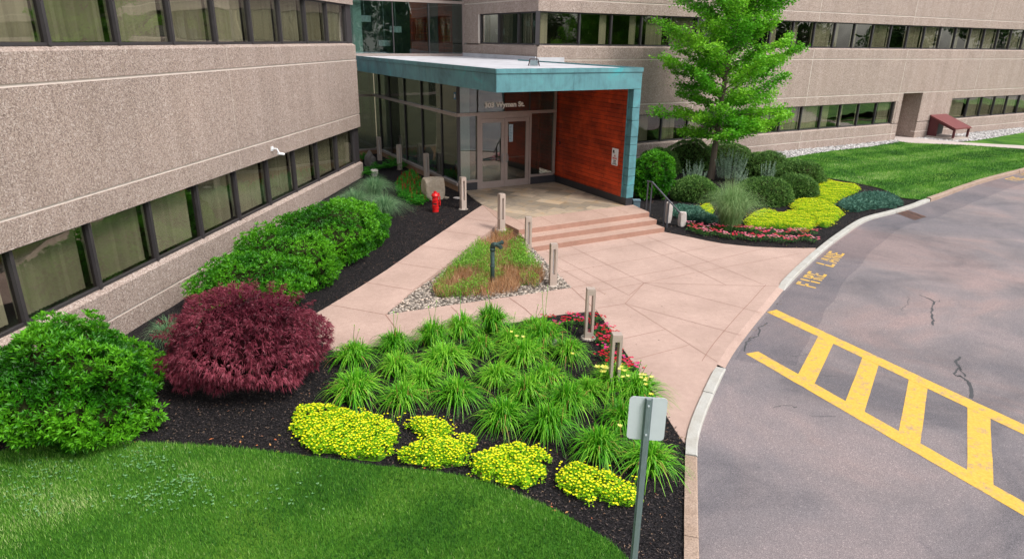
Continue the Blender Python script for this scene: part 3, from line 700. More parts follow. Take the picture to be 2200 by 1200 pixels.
# ================================================================== BUILDING
LV = dict(W=.42, S1=1.05, H1=2.37, G1=2.85, G2=4.82, S2=5.40, H2=6.70, G3=7.17, TOP=11.0)
class Wall:
    def __init__(s, A, u, n): s.A = np.array(A[:2], float); s.u = u; s.n = n
    def P(s, a, d, z): q = s.A+s.u*a+s.n*d; return (q[0], q[1], z)
    def pr(s, mb, prof, s0, s1, mat=0):      # profile (d,z) extruded from s0 to s1
        k = len(prof); v = [s.P(s0, d, z) for d, z in prof]+[s.P(s1, d, z) for d, z in prof]
        ar = sum(prof[i][0]*prof[(i+1) % k][1]-prof[(i+1) % k][0]*prof[i][1] for i in range(k))
        idx = list(range(k))
        f = [(i, (i+1) % k, k+(i+1) % k, k+i) for i in idx]+[tuple(idx[::-1]), tuple(k+i for i in idx)]
        # orientation check
        c1 = np.cross(np.array(v[1])-np.array(v[0]), np.array(v[k])-np.array(v[0])); out = (prof[1][1]-prof[0][1], -(prof[1][0]-prof[0][0]))
        if ar < 0: out = (-out[0], -out[1])
        o3 = np.array([s.n[0]*out[0], s.n[1]*out[0], out[1]])
        if c1@o3 < 0: f = [q[::-1] for q in f]
        mb.add(v, f, mat); return mb
    def bx(s, mb, s0, s1, d0, d1, z0, z1, mat=0): return s.pr(mb, [(d0, z0), (d1, z0), (d1, z1), (d0, z1)], s0, s1, mat)
def bands(W, mb, mg, s0, s1, seams, recess=None, win1=None, win2=True):
    L = LV; g = .027
    cuts = [s0]+[q for q in seams if s0 < q < s1]+[s1]
    for a, b_ in zip(cuts[:-1], cuts[1:]):
        a2 = a+(.011 if a != s0 else 0); b2 = b_-(.011 if b_ != s1 else 0)
        W.pr(mb, [(-.3, -.35), (0, -.35), (0, L['W']-g), (-.3, L['W']-g)], a2, b2)
        W.pr(mb, [(-.3, L['W']+g), (0, L['W']+g), (0, L['S1']-.08), (-.15, L['S1']), (-.3, L['S1'])], a2, b2)
        W.pr(mb, [(-.3, L['H1']), (0, L['H1']), (0, L['G1']-g), (-.3, L['G1']-g)], a2, b2)
        W.pr(mb, [(-.3, L['G1']+g), (0, L['G1']+g), (0, L['G2']-g), (-.3, L['G2']-g)], a2, b2)
        W.pr(mb, [(-.3, L['G2']+g), (0, L['G2']+g), (0, L['S2']-.08), (-.15, L['S2']), (-.3, L['S2'])], a2, b2)
        W.pr(mb, [(-.3, L['H2']), (0, L['H2']), (0, L['G3']-g), (-.3, L['G3']-g)], a2, b2)
        W.pr(mb, [(-.3, L['G3']+g), (0, L['G3']+g), (0, L['TOP']), (-.3, L['TOP'])], a2, b2)
    for z in (L['W'], L['G1'], L['G2'], L['G3']): W.bx(mg, s0, s1, -.28, -.022, z-g, z+g)
    for q in seams:
        if s0 < q < s1:
            for za, zb in ((-.35, L['W']-g), (L['W']+g, L['S1']-.08), (L['H1'], L['G1']-g), (L['G1']+g, L['G2']-g), (L['G2']+g, L['S2']-.08), (L['H2'], L['G3']-g), (L['G3']+g, L['TOP'])):
                W.bx(mg, q-.011, q+.011, -.28, -.006, za, zb)
def window(W, root, a, b_, z0, z1, blind=(0, 1), sl=None, first=False, last=False):
    mb = MB(); m = .035
    W.bx(mb, a-m, a+m, -.22, -.085, z0, z1)
    if last: W.bx(mb, b_-m, b_+m, -.22, -.085, z0, z1)
    W.bx(mb, a+m, b_-m, -.20, -.12, z0, z0+.05); W.bx(mb, a+m, b_-m, -.20, -.12, z1-.05, z1)
    f = mb.build('window', BRONZE, root)
    mb = MB(); W.bx(mb, a+m, b_-m, -.165, -.159, z0+.05, z1-.05); mb.build('pane', GL_W, f)
    mb = MB(); wd = .088; s_ = a+.07; wt = random.uniform(.25, .7)
    b0, b1 = blind; x = a+.05+(b_-a-.1)*b0; xe = a+.05+(b_-a-.1)*min(b1, random.uniform(.9, .97)); ang = random.uniform(.25, .9) if sl is None else sl
    if xe-x > .1:
        while x < xe-.02:
            j = ang+random.uniform(-.08, .08); c, s2 = math.cos(j)*wd/2, math.sin(j)*wd/2; q = x+wd/2*.95
            lean = random.uniform(-.01, .01) if random.random() < .93 else random.uniform(-.06, .06)
            v = [W.P(q-c-lean, -.32-s2, z0+.06), W.P(q+c-lean, -.32+s2, z0+.06), W.P(q+c, -.32+s2, z1-.02), W.P(q-c, -.32-s2, z1-.02)]
            mb.add(v, [(0, 1, 2, 3)], 0, max(0, min(1, wt+random.gauss(0, .07)+(.18 if random.random() < .08 else 0)))); x += wd*.97
        mb.build('blind', BLIND, f)
    return f

WL = Wall(LA, LU, LN)
root = thing('office_building', (*lw(8), 0), 'left wing of tan pebbled concrete with long window bands, hedge along its foot', 'building')
mb, mg = MB(), MB()
seamsL = [7.25-8.62*2, 7.25-8.62, 7.25]
bands(WL, mb, mg, -13, 16.3, seamsL)
# end return of the wing
EU = np.array([-LN[0], -LN[1]]); WE = Wall(lw(16.3, 0), EU, LU)
bands(WE, mb, mg, .3, 9, [])
mb.build('wall', AGG, root); mg.build('reveal_joint', GROOVE, root)
mi = MB()
for z0, z1 in ((LV['S1']-.3, LV['H1']+.3), (LV['S2']-.3, LV['H2']+.3)):
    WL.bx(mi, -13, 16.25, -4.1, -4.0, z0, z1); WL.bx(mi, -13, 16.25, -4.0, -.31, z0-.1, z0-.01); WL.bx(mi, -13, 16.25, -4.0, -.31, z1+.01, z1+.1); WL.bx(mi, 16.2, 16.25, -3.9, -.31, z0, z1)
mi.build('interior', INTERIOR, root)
pl_, nL = 1.735, 10
cover1 = {0: (0, 1), 1: (0, 1), 2: (0, 1), 3: (.12, 1), 4: (0, .95), 5: (0, .97), 6: (.05, 1), 7: (0, 1), 8: (0, 1)}
for k in range(-7, 9):
    a = .15+pl_*k; window(WL, root, a, a+pl_ if k < 8 else 15.8, LV['S1'], LV['H1'], cover1.get(k, (0, 1)), sl={1: 1.15, 0: .95, 2: .5}.get(k), last=(k == 8))
for k in range(-7, 9):
    a = .13+pl_*k; window(WL, root, a, a+pl_ if k < 8 else 15.8, LV['S2'], LV['H2'], (0, 1) if k not in (6, 7) else (.0, .9), sl={1: .8, 5: 1.15, 7: 1.2, 6: .3}.get(k, .6), last=(k == 8))
mb = MB(); WL.bx(mb, 15.84, 16.28, -.2, -.1, LV['S1'], LV['H1']); WL.bx(mb, 15.84, 16.28, -.2, -.1, LV['S2'], LV['H2']); mb.build('corner_post', BRONZE, root)

WR = Wall(RA, RU, RN)
root = thing('office_building', (*rw(20), 0), 'long right wing of tan pebbled concrete behind the ginkgo tree and lawn', 'building')
mb, mg = MB(), MB(); L = LV; g = .027
sR = [8.9, 17.35, 25.9, 34.3, 42.8, 51.3, 59.8]
# long face, with the doorway recess cut out between 26.35 and 28.4
def bands_R(a0, a1, parts):
    cuts = [a0]+[q for q in sR if a0 < q < a1]+[a1]
    for a, b_ in zip(cuts[:-1], cuts[1:]):
        a2 = a+(.018 if a in sR else 0); b2 = b_-(.018 if b_ in sR else 0)
        for pf in parts: WR.pr(mb, pf, a2, b2)
low = [[(-.3, -.35), (0, -.35), (0, L['W']-g), (-.3, L['W']-g)], [(-.3, L['W']+g), (0, L['W']+g), (0, L['S1']-.08), (-.15, L['S1']), (-.3, L['S1'])]]
midb = [[(-.3, L['H1']), (0, L['H1']), (0, L['G1']-g), (-.3, L['G1']-g)]]
solid = [[(-.3, L['S1']), (-.004, L['S1']), (-.004, L['H1']), (-.3, L['H1'])]]
upb = [[(-.3, L['G1']+g), (0, L['G1']+g), (0, L['G2']-g), (-.3, L['G2']-g)], [(-.3, L['G2']+g), (0, L['G2']+g), (0, L['S2']-.08), (-.15, L['S2']), (-.3, L['S2'])], [(-.3, L['H2']), (0, L['H2']), (0, L['G3']-g), (-.3, L['G3']-g)], [(-.3, L['G3']+g), (0, L['G3']+g), (0, L['TOP']), (-.3, L['TOP'])]]
bands_R(-.1, 70, upb); bands_R(-.1, 26.35, low+midb); bands_R(28.4, 70, low+midb)
bands_R(-.1, 3.7, solid); bands_R(25.72, 26.35, solid); bands_R(28.4, 31.9, solid)
WR.bx(mb, 26.2, 26.349, -1.5, -.3, -.3, 2.83); WR.bx(mb, 28.401, 28.6, -1.5, -.3, -.3, 2.83); WR.bx(mb, 26.3, 28.5, -1.6, -1.5, -.3, 2.83); WR.bx(mb, 26.35, 28.4, -1.5, -.301, 2.79, 2.83)
for z in (L['G2'], L['G3'], L['G1']): WR.bx(mg, -.1, 70, -.28, -.022, z-g, z+g)
for a0, a1 in ((-.1, 26.35), (28.4, 70)): WR.bx(mg, a0, a1, -.28, -.022, L['W']-g, L['W']+g)
for q in sR:
    for za, zb in ((-.35, L['W']-g), (L['W']+g, L['S1']-.08), (L['H1'], L['G1']-g), (L['G1']+g, L['G2']-g), (L['G2']+g, L['S2']-.08), (L['H2'], L['G3']-g), (L['G3']+g, L['TOP'])):
        WR.bx(mg, q-.018, q+.018, -.28, -.006, za, zb)
# short face behind the portico
Cc = rw(-.1); DU = az(150.0); DN = np.array([math.cos(R(150)), -math.sin(R(150))]); Dd = Cc-DU*6.9
WD = Wall(Dd, DU, DN)
bands(WD, mb, mg, 0, 6.898, [])
WD.bx(mb, 0, 1.55, -.3, -.004, L['S2'], L['H2']); WD.bx(mb, 0, 6.89, -.3, -.004, L['S1'], L['H1'])
WD.bx(mg, 1.53, 1.56, -.28, .003, L['S2'], L['H2'])
mb.build('wall', AGG, root); mg.build('reveal_joint', GROOVE, root)
mb = MB(); WR.bx(mb, 26.349, 26.43, -.35, .0, -.1, -.05); 
mi = MB()
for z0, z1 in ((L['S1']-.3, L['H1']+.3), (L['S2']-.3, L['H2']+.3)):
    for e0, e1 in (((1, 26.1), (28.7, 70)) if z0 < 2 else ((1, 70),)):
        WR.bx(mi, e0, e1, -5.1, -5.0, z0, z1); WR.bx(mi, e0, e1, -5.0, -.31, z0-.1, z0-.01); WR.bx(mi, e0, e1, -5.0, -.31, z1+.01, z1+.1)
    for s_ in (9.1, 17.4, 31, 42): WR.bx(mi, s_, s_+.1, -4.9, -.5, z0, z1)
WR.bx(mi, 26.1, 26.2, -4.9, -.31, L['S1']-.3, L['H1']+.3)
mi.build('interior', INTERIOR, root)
pr_ = 1.69; o_ = .35
cR = {0: (0, .25), 1: (.72, 1), 2: (.7, 1), 3: (.25, .8), 4: (0, 1), 5: (0, .2), 6: (0, .3), 7: (0, .25), 8: (0, .35), 9: (0, .3), 10: (0, 1), 11: (0, .3), 12: (0, .25), 13: (0, 1), 14: (0, .1), 15: (0, 1), 16: (0, 1), 17: (0, .25), 18: (0, .4), 19: (0, 1), 20: (0, 1)}
for k in range(-1+1, 40):
    a = -.02 if k == 0 else o_+pr_*k; b_ = o_+pr_*(k+1)
    window(WR, root, a, b_, L['S2'], L['H2'], cR.get(k, (0, 1) if k % 3 else (0, .3)), sl=.5)
for k in range(2, 15):
    a = o_+pr_*k; window(WR, root, a, a+pr_, L['S1'], L['H1'], {9: (0, 1), 10: (0, 1), 11: (.1, .5), 12: (0, .25), 13: (0, .2), 14: (.3, 1)}.get(k, (0, .6)), sl=.4, last=(k == 14))
for k in range(20, 40):
    a = o_+pr_*k; window(WR, root, a, a+pr_, L['S1'], L['H1'], (0, 1) if k % 4 else (.2, 1), sl=.4)
window(WR, root, 31.94, o_+pr_*20, L['S1'], L['H1'], (.15, 1), sl=.4)
for i, (a, b_) in enumerate(((1.6, 3.35), (3.35, 5.12), (5.12, 6.85))): window(WD, root, a, b_, L['S2'], L['H2'], ((0, .3), (0, .5), (0, .45))[i], sl=.3)
mb = MB(); q = rw(-.1); mb.box(q[0]-.1, q[1]-.02, L['S2'], q[0]+.08, q[1]+.16, L['H2']); mb.build('corner_post', BRONZE, root)

# glazed stair tower between the wings ------------------------------
TU = az(60); TN = np.array([math.cos(R(60)), -math.sin(R(60))]); WT = Wall(Dd-TU*6.2, TU, TN)
root = thing('glass_tower', (*(Dd-TU*3), 4.8), 'glass curtain wall tower rising behind the white portico roof', 'glass tower')
mb = MB(); ROOFZ = 4.78
WT.bx(mb, 0, 6.2, -.1, .02, 4.79, 4.9); WT.bx(mb, 0, 6.2, -.1, .02, 7.18, 7.30); WT.bx(mb, 0, 6.2, -.1, .02, 10.5, 10.7); WT.bx(mb, 6.12, 6.2, -.1, .022, 4.9, 10.5)
mb.build('frame', CHAMP, root)
mb = MB()
for q in (2.54, 4.35): mb = MB(); WT.bx(mb, q-.02, q+.02, -.14, -.0, 4.9, 10.5); mb.build('mullion', BRONZE, root)
for a, b_ in ((0, 2.52), (2.56, 4.33), (4.37, 6.12)):
    for z0, z1 in ((4.9, 7.18), (7.3, 10.5)):
        mb = MB(); WT.bx(mb, a, b_, -.05, -.044, z0, z1); mb.build('pane', GL_T, root)
mb = MB(); WT.bx(mb, -2, 6.3, -6, -.2, 4.3, 4.7); WT.bx(mb, -2, 6.3, -6.1, -6, 4.7, 10.6); WT.bx(mb, -2, 6.3, -6, -.2, 10.6, 10.7); WT.bx(mb, 6.25, 6.35, -6, -.2, 4.7, 10.6)
mb.build('interior', plain('pale_interior', (.16, .19, .17), .9, nz=.1), root)
mb = MB(); WT.bx(mb, .72, 1.12, -.6, -.25, 4.7, 10.5); mb.build('column', plain('white_column', srgb(206, 214, 206), .8, nz=.03), root)
mb = MB(); WT.bx(mb, 5.35, 5.8, -1.2, -.5, 4.7, 10.5); WT.bx(mb, 4.4, 5.35, -2.6, -2.5, 4.7, 10.5); mb.build('orange_panel', ORANGE, root)
for a, d, z in ((1.7, -1.6, 6.3), (3.4, -2.0, 5.85), (3.0, -2.6, 5.2)):
    mb = MB(); q = WT.P(a, d, z); mb.lathe([(.30, 0), (.30, .28), (.02, .28)], q, 20); mb.tube([(q[0], q[1], z+.28), (q[0], q[1], 10.5)], .008, 5); mb.build('pendant_lamp', WHITE, root)

# entrance portico ---------------------------------------------------
root = thing('entrance_portico', (*(Qc-UU*2.6+VV*3), ZL), 'entrance portico with green copper fascia, orange side wall and white flat roof', 'portico')
WP = Wall(Qc, UU, np.array([math.cos(R(61)), -math.sin(R(61))]))      # front plane, s<0 to the left, d<0 inward
KX = -5.17
def PP(a, inn): return Qc+UU*a+VV*inn
poly = [PP(KX, 0), PP(0, 0), PP(0, 8.1), Cc+np.array([-.02, .02]), Dd+TN*.03, Dd-TU*6.1+TN*.03, PP(KX, 13.6)]
mb = MB(); mb.prism([tuple(p) for p in [PP(KX+.04, .04), PP(-.04, .04), PP(-.04, 8.0), Cc+np.array([-.05, .0]), Dd+TN*.03, Dd-TU*6.1+TN*.03, PP(KX+.04, 13.4)]], 4.60, 4.785)
mb.build('roof', MEMBR, root)
mb = MB()   # roof seams & flashing at the walls
for k in range(1, 6): q = .9*k; strip(mb, [tuple(PP(KX+q, .1)), tuple(PP(KX+q, 8+.4*k))], .05, 4.79)
mb.prism([tuple(Cc+DN*.05), tuple(Cc+DN*.10), tuple(Dd+DN*.10), tuple(Dd+DN*.05)], 4.77, 4.95)
WR.bx(mb, -.15, 1.2, .04, .08, 4.6, 4.92)
mb.build('roof_flashing', MEMBR, root)
def fascia(A, B, z0, z1, out, t=.05):      # a panel run between two plan points
    A = np.array(A); B = np.array(B); u_ = (B-A)/np.linalg.norm(B-A); n_ = np.array([u_[1], -u_[0]])
    mb.prism([tuple(A+n_*out), tuple(B+n_*out), tuple(B+n_*(out-t)), tuple(A+n_*(out-t))], z0, z1)
def seamrun(A, B, z0, z1, cuts, out=.0):
    A = np.array(A); B = np.array(B); Lg = np.linalg.norm(B-A); u_ = (B-A)/Lg; cs = [0]+cuts+[Lg]
    for a, b_ in zip(cs[:-1], cs[1:]): fascia(A+u_*(a+.003), A+u_*(b_-.003), z0, z1, out+random.uniform(-.004, .004))
mb = MB()
seamrun(PP(KX, 13.5), PP(KX, 0), 4.19, 4.69, [1.2, 3.6, 6.0, 8.2, 10.3], .0)
seamrun(PP(KX, 0), PP(0, 0), 4.19, 4.69, [2.6], .0)
seamrun(PP(0, 0), PP(0, 8), 4.19, 4.69, [2.4, 5], .0)
mb.build('fascia', COPPER, root)
mb = MB()
seamrun(PP(KX-.015, 13.5), PP(KX-.015, -.015), 4.70, 4.83, [3.1, 7, 10.2], .012); seamrun(PP(KX-.015, -.015), PP(.015, -.015), 4.70, 4.83, [1.1, 3.3], .012); seamrun(PP(.015, -.015), PP(.015, 8), 4.70, 4.83, [3], .012)
mb.build('roof_edge_trim', COPPER, root)
mb = MB(); mb.prism([tuple(PP(KX+.06, .06)), tuple(PP(-.3, .06)), tuple(PP(-.3, 4.9)), tuple(PP(KX+.06, 13.3))], 4.205, 4.25)
mb.build('soffit', plain('dark_soffit', srgb(70, 52, 46), .7), root)
mb = MB(); zc = [.70, 1.05, 1.28, 1.72, 1.98, 2.42, 2.75, 3.2, 3.62, 4.18]
zs = .69; 
for z in (1.12, 1.42, 1.68, 2.10, 2.45, 2.70, 3.22, 3.62, 4.185):
    j = random.uniform(-.004, .004); WP.bx(mb, -.285+j, 0+j, -.25, 0+j, zs, z-.014); zs = z
WP.bx(mb, -.03, -.001, -8, -.251, .69, 4.185)
mb.build('column', COPPER, root)
mb = MB(); WP.bx(mb, -.28, -.01, -4.5, -.012, ZL-.2, .688); 
A_, B_ = PP(-.30, .02), PP(-.30, 4.4)
mb.build('wall_base', BLACKT, root)
mb = MB(); WP.bx(mb, -.30, -.035, -4.55, -.252, .69, 4.2); mb.build('orange_wall', ORANGE, root)
mb = MB(); WP.bx(mb, -.325, -.301, -.252, -.215, .69, 4.18); mb.build('wall_edge_trim', COPPER, root)

# entrance glazing
WG = Wall(F1, UU, np.array([math.cos(R(61)), -math.sin(R(61))]))
SX = np.array([-VV[0], -VV[1]]); WS = Wall(G1+VV*9.3, SX, np.array([-UU[0], -UU[1]]))    # side wall, s=9.3 at the corner
gl = root
mb = MB()
WG.bx(mb, -.82, 3.24, -.06, .06, 3.06, 3.17); WG.bx(mb, 3.16, 3.24, -.06, .055, .76, 3.06); WG.bx(mb, 3.16, 3.24, -.06, .055, 3.17, 4.2)
WG.bx(mb, -.05, .03, -.06, .05, ZL, 3.06); WG.bx(mb, 2.09, 2.17, -.06, .05, ZL, 3.06); WG.bx(mb, -.80, -.05, -.06, .05, .72, .80); WG.bx(mb, 2.17, 3.16, -.06, .05, .72, .80)
WG.bx(mb, .03, 2.09, -.055, .04, 2.94, 3.06)
WS.bx(mb, 0, 9.32, -.06, .06, 3.05, 3.16); WS.bx(mb, 0, 9.32, -.06, .08, .64, .73)
mb.build('glazing_frame', CHAMP, root)
for q in (9.27, 7.85, 5.9, 4.0, 2.1, .7):
    for z0, z1 in ((.73, 3.05), (3.16, 4.2)): mb = MB(); WS.bx(mb, q-.025, q+.025, -.10, .012, z0, z1); mb.build('mullion', BRONZE, root)
for q0, q1 in ((-.02, .01), (2.1, 2.125), (1.03, 1.045)): mb = MB(); WG.bx(mb, q0, q1, -.08, -.022 if q0 > 1 and q0 < 1.5 else .01, 3.17, 4.2); mb.build('mullion', BRONZE, root)
for q0, q1 in ((-.80, -.05), (2.17, 3.27)): mb = MB(); WG.bx(mb, q0, q1, -.05, .03, ZL-.1, .718); mb.build('black_panel', BLACKT, root)
mb = MB()
cs = [0, 1.1, 2.0, 3.1, 4.2, 5.1, 6.0, 6.9, 7.7, 8.5, 9.3]
for a, b_ in zip(cs[:-1], cs[1:]): j = random.uniform(0, .012); WS.bx(mb, a+.004, b_-.004, -.1, .02+j, -.2, .638)
mb.build('stone_base', BRICKB, root)
qs = [0, .7, 2.1, 4.0, 5.9, 7.85, 9.3]
for a, b_ in zip(qs[:-1], qs[1:]):
    for z0, z1 in ((.73, 3.05), (3.16, 4.2)):
        mb = MB(); WS.bx(mb, a+.025, b_-.025, -.03, -.024, z0, z1); mb.build('pane', GL_S, root)
for a, b_, z0, z1 in ((-.79, -.05, .80, 3.06), (2.17, 3.16, .80, 3.06), (-.79, -.02, 3.17, 4.2), (.01, 2.1, 3.17, 4.2), (2.125, 3.16, 3.17, 4.2)):
    mb = MB(); WG.bx(mb, a, b_, -.03, -.024, z0, z1); mb.build('pane', GL_E, root)
for s0, hs_ in ((.035, 1), (1.065, -1)):
    s1 = s0+1.02; mb = MB(); fr = .13
    WG.bx(mb, s0, s0+fr, -.03, .02, ZL+.01, 2.93); WG.bx(mb, s1-fr, s1, -.03, .02, ZL+.01, 2.93); WG.bx(mb, s0+fr, s1-fr, -.03, .02, 2.80, 2.93); WG.bx(mb, s0+fr, s1-fr, -.03, .02, ZL+.01, .69)
    dr = mb.build('door', CHAMP, root)
    mb = MB(); WG.bx(mb, s0+fr, s1-fr, -.008, -.002, .69, 2.80); mb.build('door_glass', GL_E, dr)
    sx = s1-.065 if hs_ > 0 else s0+.065
    mb = MB(); mb.tube([WG.P(sx, .02, 1.36), WG.P(sx, .075, 1.36), WG.P(sx+.0, .075, 1.36)], .011, 8); mb.tube([WG.P(sx, .075, 1.375), WG.P(sx+.05*(-hs_), .075, 1.40), WG.P(sx+.05*(-hs_), .075, 1.62), WG.P(sx, .075, 1.65), WG.P(sx, .02, 1.65)], .012, 8); mb.build('handle', GALV, dr)
    mb = MB(); WG.bx(mb, s0+fr, s1-fr, -.09, -.06, 1.48, 1.52); mb.build('push_bar', GALV, dr)
    if hs_ < 0:
        mb = MB(); WG.bx(mb, s0+.19, s0+.35, .0, .004, 2.08, 2.70); nt_ = mb.build('door_notice', plain('pale_blue_notice', srgb(168, 190, 202), .6, nz=.05), dr)
        mb = MB()
        for k in range(10): WG.bx(mb, s0+.205, s0+.205+random.uniform(.07, .12), .0045, .0055, 2.62-k*.055, 2.635-k*.055)
        mb.build('notice_print', plain('notice_ink', srgb(70, 96, 120), .6), nt_)
# interior of lobby
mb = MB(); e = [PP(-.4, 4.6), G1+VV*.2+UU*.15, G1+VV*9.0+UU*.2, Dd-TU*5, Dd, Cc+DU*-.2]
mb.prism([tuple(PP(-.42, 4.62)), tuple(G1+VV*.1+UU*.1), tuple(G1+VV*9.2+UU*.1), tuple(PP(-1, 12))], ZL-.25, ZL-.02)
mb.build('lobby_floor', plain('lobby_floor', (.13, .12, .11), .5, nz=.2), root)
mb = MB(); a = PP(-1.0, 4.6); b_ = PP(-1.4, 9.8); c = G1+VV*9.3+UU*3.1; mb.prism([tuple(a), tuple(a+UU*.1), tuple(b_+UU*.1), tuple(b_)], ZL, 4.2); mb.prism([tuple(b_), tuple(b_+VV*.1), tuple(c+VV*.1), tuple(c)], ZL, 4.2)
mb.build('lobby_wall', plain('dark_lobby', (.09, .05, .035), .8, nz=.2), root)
mb = MB(); WG.bx(mb, -.62, -.26, -.5, -.15, ZL, 4.2); WS.bx(mb, .35, .8, -.9, -.4, ZL, 4.2)
mb.build('lobby_column', plain('white_column', srgb(226, 230, 222), .8, nz=.03), root)
# far left return of the side glazing
WB = Wall(G1+VV*9.3-UU*3, UU, np.array([math.cos(R(61)), -math.sin(R(61))]))
mb = MB(); WB.bx(mb, 0, 3, -.05, .03, .60, .68); WB.bx(mb, 0, 3, -.05, .03, 3.05, 3.15); mb.build('glazing_frame', CHAMP, root)
mb = MB(); WB.bx(mb, 0, 3, -.03, -.024, .68, 4.2); mb.build('pane', GL_S, root)
mb = MB(); WB.bx(mb, 0, 3, -.08, -.0, -.2, .60); mb.build('stone_base', BRICKB, root)
# lettering
def text_obj(txt, size, mat, W, s0, d, z, width=None, parent=None, name='lettering', ext=.004, flip=1, bold=.0):
    cu = bpy.data.curves.new(name, 'FONT'); cu.body = txt; cu.size = size; cu.extrude = ext; cu.offset = bold; cu.resolution_u = 3
    tmp = bpy.data.objects.new('tmp', cu); COL.objects.link(tmp); dg = bpy.context.evaluated_depsgraph_get()
    me = bpy.data.meshes.new_from_object(tmp.evaluated_get(dg)); bpy.data.objects.remove(tmp)
    v = np.array([q.co[:] for q in me.vertices]); fs = [tuple(p.vertices) for p in me.polygons]; bpy.data.meshes.remove(me)
    v[:, 0] -= v[:, 0].min(); kx = (width/v[:, 0].max()) if width else 1
    P = [W.P(s0+a[0]*kx, d+a[2], z+a[1]) for a in v]
    mb = MB(); mb.add(P, fs); return mb.build(name, mat, parent)
text_obj('303 Wyman St.', .235, LETW, WG, .26, .004, 3.33, 1.62, root, 'address_lettering', .002, bold=.011)
# interior hanging sign seen through the side glazing
mb = MB(); WS.bx(mb, 6.55, 7.7, -.075, -.06, 3.22, 4.15); sg = mb.build('lobby_sign', plain('sign_panel', srgb(168, 180, 176), .6), root)
text_obj('Wym', .40, LETK, WS, 6.65, -.055, 3.42, .98, sg, 'sign_lettering', bold=.008)
mb = MB(); p0 = [(6.25, 3.72), (6.42, 4.02), (6.5, 4.02), (6.72, 3.72), (6.66, 3.72), (6.46, 3.96), (6.31, 3.72)]
P = [WS.P(a+.4, -.055, z) for a, z in p0]; mb.add(P, [(0, 1, 6), (1, 5, 6), (1, 2, 5), (2, 4, 5), (2, 3, 4)]); mb.build('sign_emblem', LETW, sg)
mb = MB(); WS.bx(mb, 9.02, 9.18, .0, .004, 3.62, 3.86); ac = mb.build('blue_sticker', plain('blue_sticker', srgb(60, 110, 150), .6), root)
mb = MB(); WS.bx(mb, 9.06, 9.14, .0045, .006, 3.68, 3.80); mb.build('sticker_mark', LETW, ac)

# small fixtures on the portico
IN = Wall(PP(-.30, 0), VV, np.array([-UU[0], -UU[1]]))      # inner face of the orange wall; s runs inwards
q = IN.P(1.0, .01, 1.9); rt = thing('no_smoking_sign', (*IN.P(1.0, 0, 1.75)[:2], 1.75), 'white upright sign with red and black print on the orange wall', 'sign')
def rrect(w_, h_, r_, n=5):
    out = []
    for cx, cy, a0 in ((w_/2-r_, h_/2-r_, 0), (-w_/2+r_, h_/2-r_, 90), (-w_/2+r_, -h_/2+r_, 180), (w_/2-r_, -h_/2+r_, 270)):
        for k in range(n+1): a = R(a0+90*k/n); out.append((cx+r_*math.cos(a), cy+r_*math.sin(a)))
    return out
def plate(W, s0, z0, w_, h_, d0, d1, r_=.03):
    mb = MB(); pr_ = rrect(w_, h_, r_); n = len(pr_)
    v = [W.P(s0+x, d0, z0+y) for x, y in pr_]+[W.P(s0+x, d1, z0+y) for x, y in pr_]
    mb.add(v, [tuple(range(n)), tuple(range(n, 2*n))[::-1]]+[(i, (i+1) % n, n+(i+1) % n, n+i) for i in range(n)]); return mb
plate(IN, .72, 1.95, .34, .56, .006, .012).build('panel', WHITE, rt)
WI2 = Wall(PP(-.30, 1.44), -VV, np.array([-UU[0], -UU[1]]))
for t_, sz, z, m_, wd in (('NO', .085, 1.955, RED, .10), ('SMOKING', .085, 1.875, RED, .24), ('WITHIN', .05, 1.81, LETK, .15), ('20 FEET', .05, 1.755, LETK, .15), ('OF BUILDING', .05, 1.70, LETK, .24)):
    text_obj(t_, sz, m_, WI2, .72-wd/2, .0135, z, wd, rt, 'sign_lettering', .001, bold=.002)
mb = MB(); WI2.bx(mb, .60, .68, .013, .015, 2.09, 2.17); WI2.bx(mb, .60, .70, .013, .015, 2.07, 2.085); mb.build('sign_emblem', LETK, rt)
rt = thing('push_button_box', (*IN.P(4.25, .0, 1.95)[:2], 1.95), 'small dark box with red button on the orange wall beside the glass doors', 'button')
mb = MB(); WI2.bx(mb, -2.76, -2.66, .0, .05, 1.9, 2.02); mb.build('box', LETK, rt)
mb = MB(); q = WI2.P(-2.71, .05, 1.96); q2 = WI2.P(-2.71, .07, 1.96); mb.tube([q, q2], .035, 12); mb.build('button', RED, rt)
rt = thing('roof_vent', (*at2(1147, 141, 4.79), 4.79), 'small dark framed vent hood on the white portico roof', 'vent')
q = PW[rt.name]; mb = MB(); mb.box(q[0]-.13, q[1]-.13, 4.80, q[0]+.13, q[1]+.13, 4.95); mb.build('hood', GALV, rt)
mb = MB()
for a, b_ in ((-1, -1), (1, -1), (1, 1), (-1, 1)): mb.tube([(q[0]+.18*a, q[1]+.18*b_, 4.785), (q[0]+.13*a, q[1]+.13*b_, 5.0)], .016, 6)
mb.tube([(q[0]-.13, q[1]-.13, 5), (q[0]+.13, q[1]-.13, 5), (q[0]+.13, q[1]+.13, 5), (q[0]-.13, q[1]+.13, 5), (q[0]-.13, q[1]-.13, 5)], .016, 6); mb.build('frame', IRON, rt)

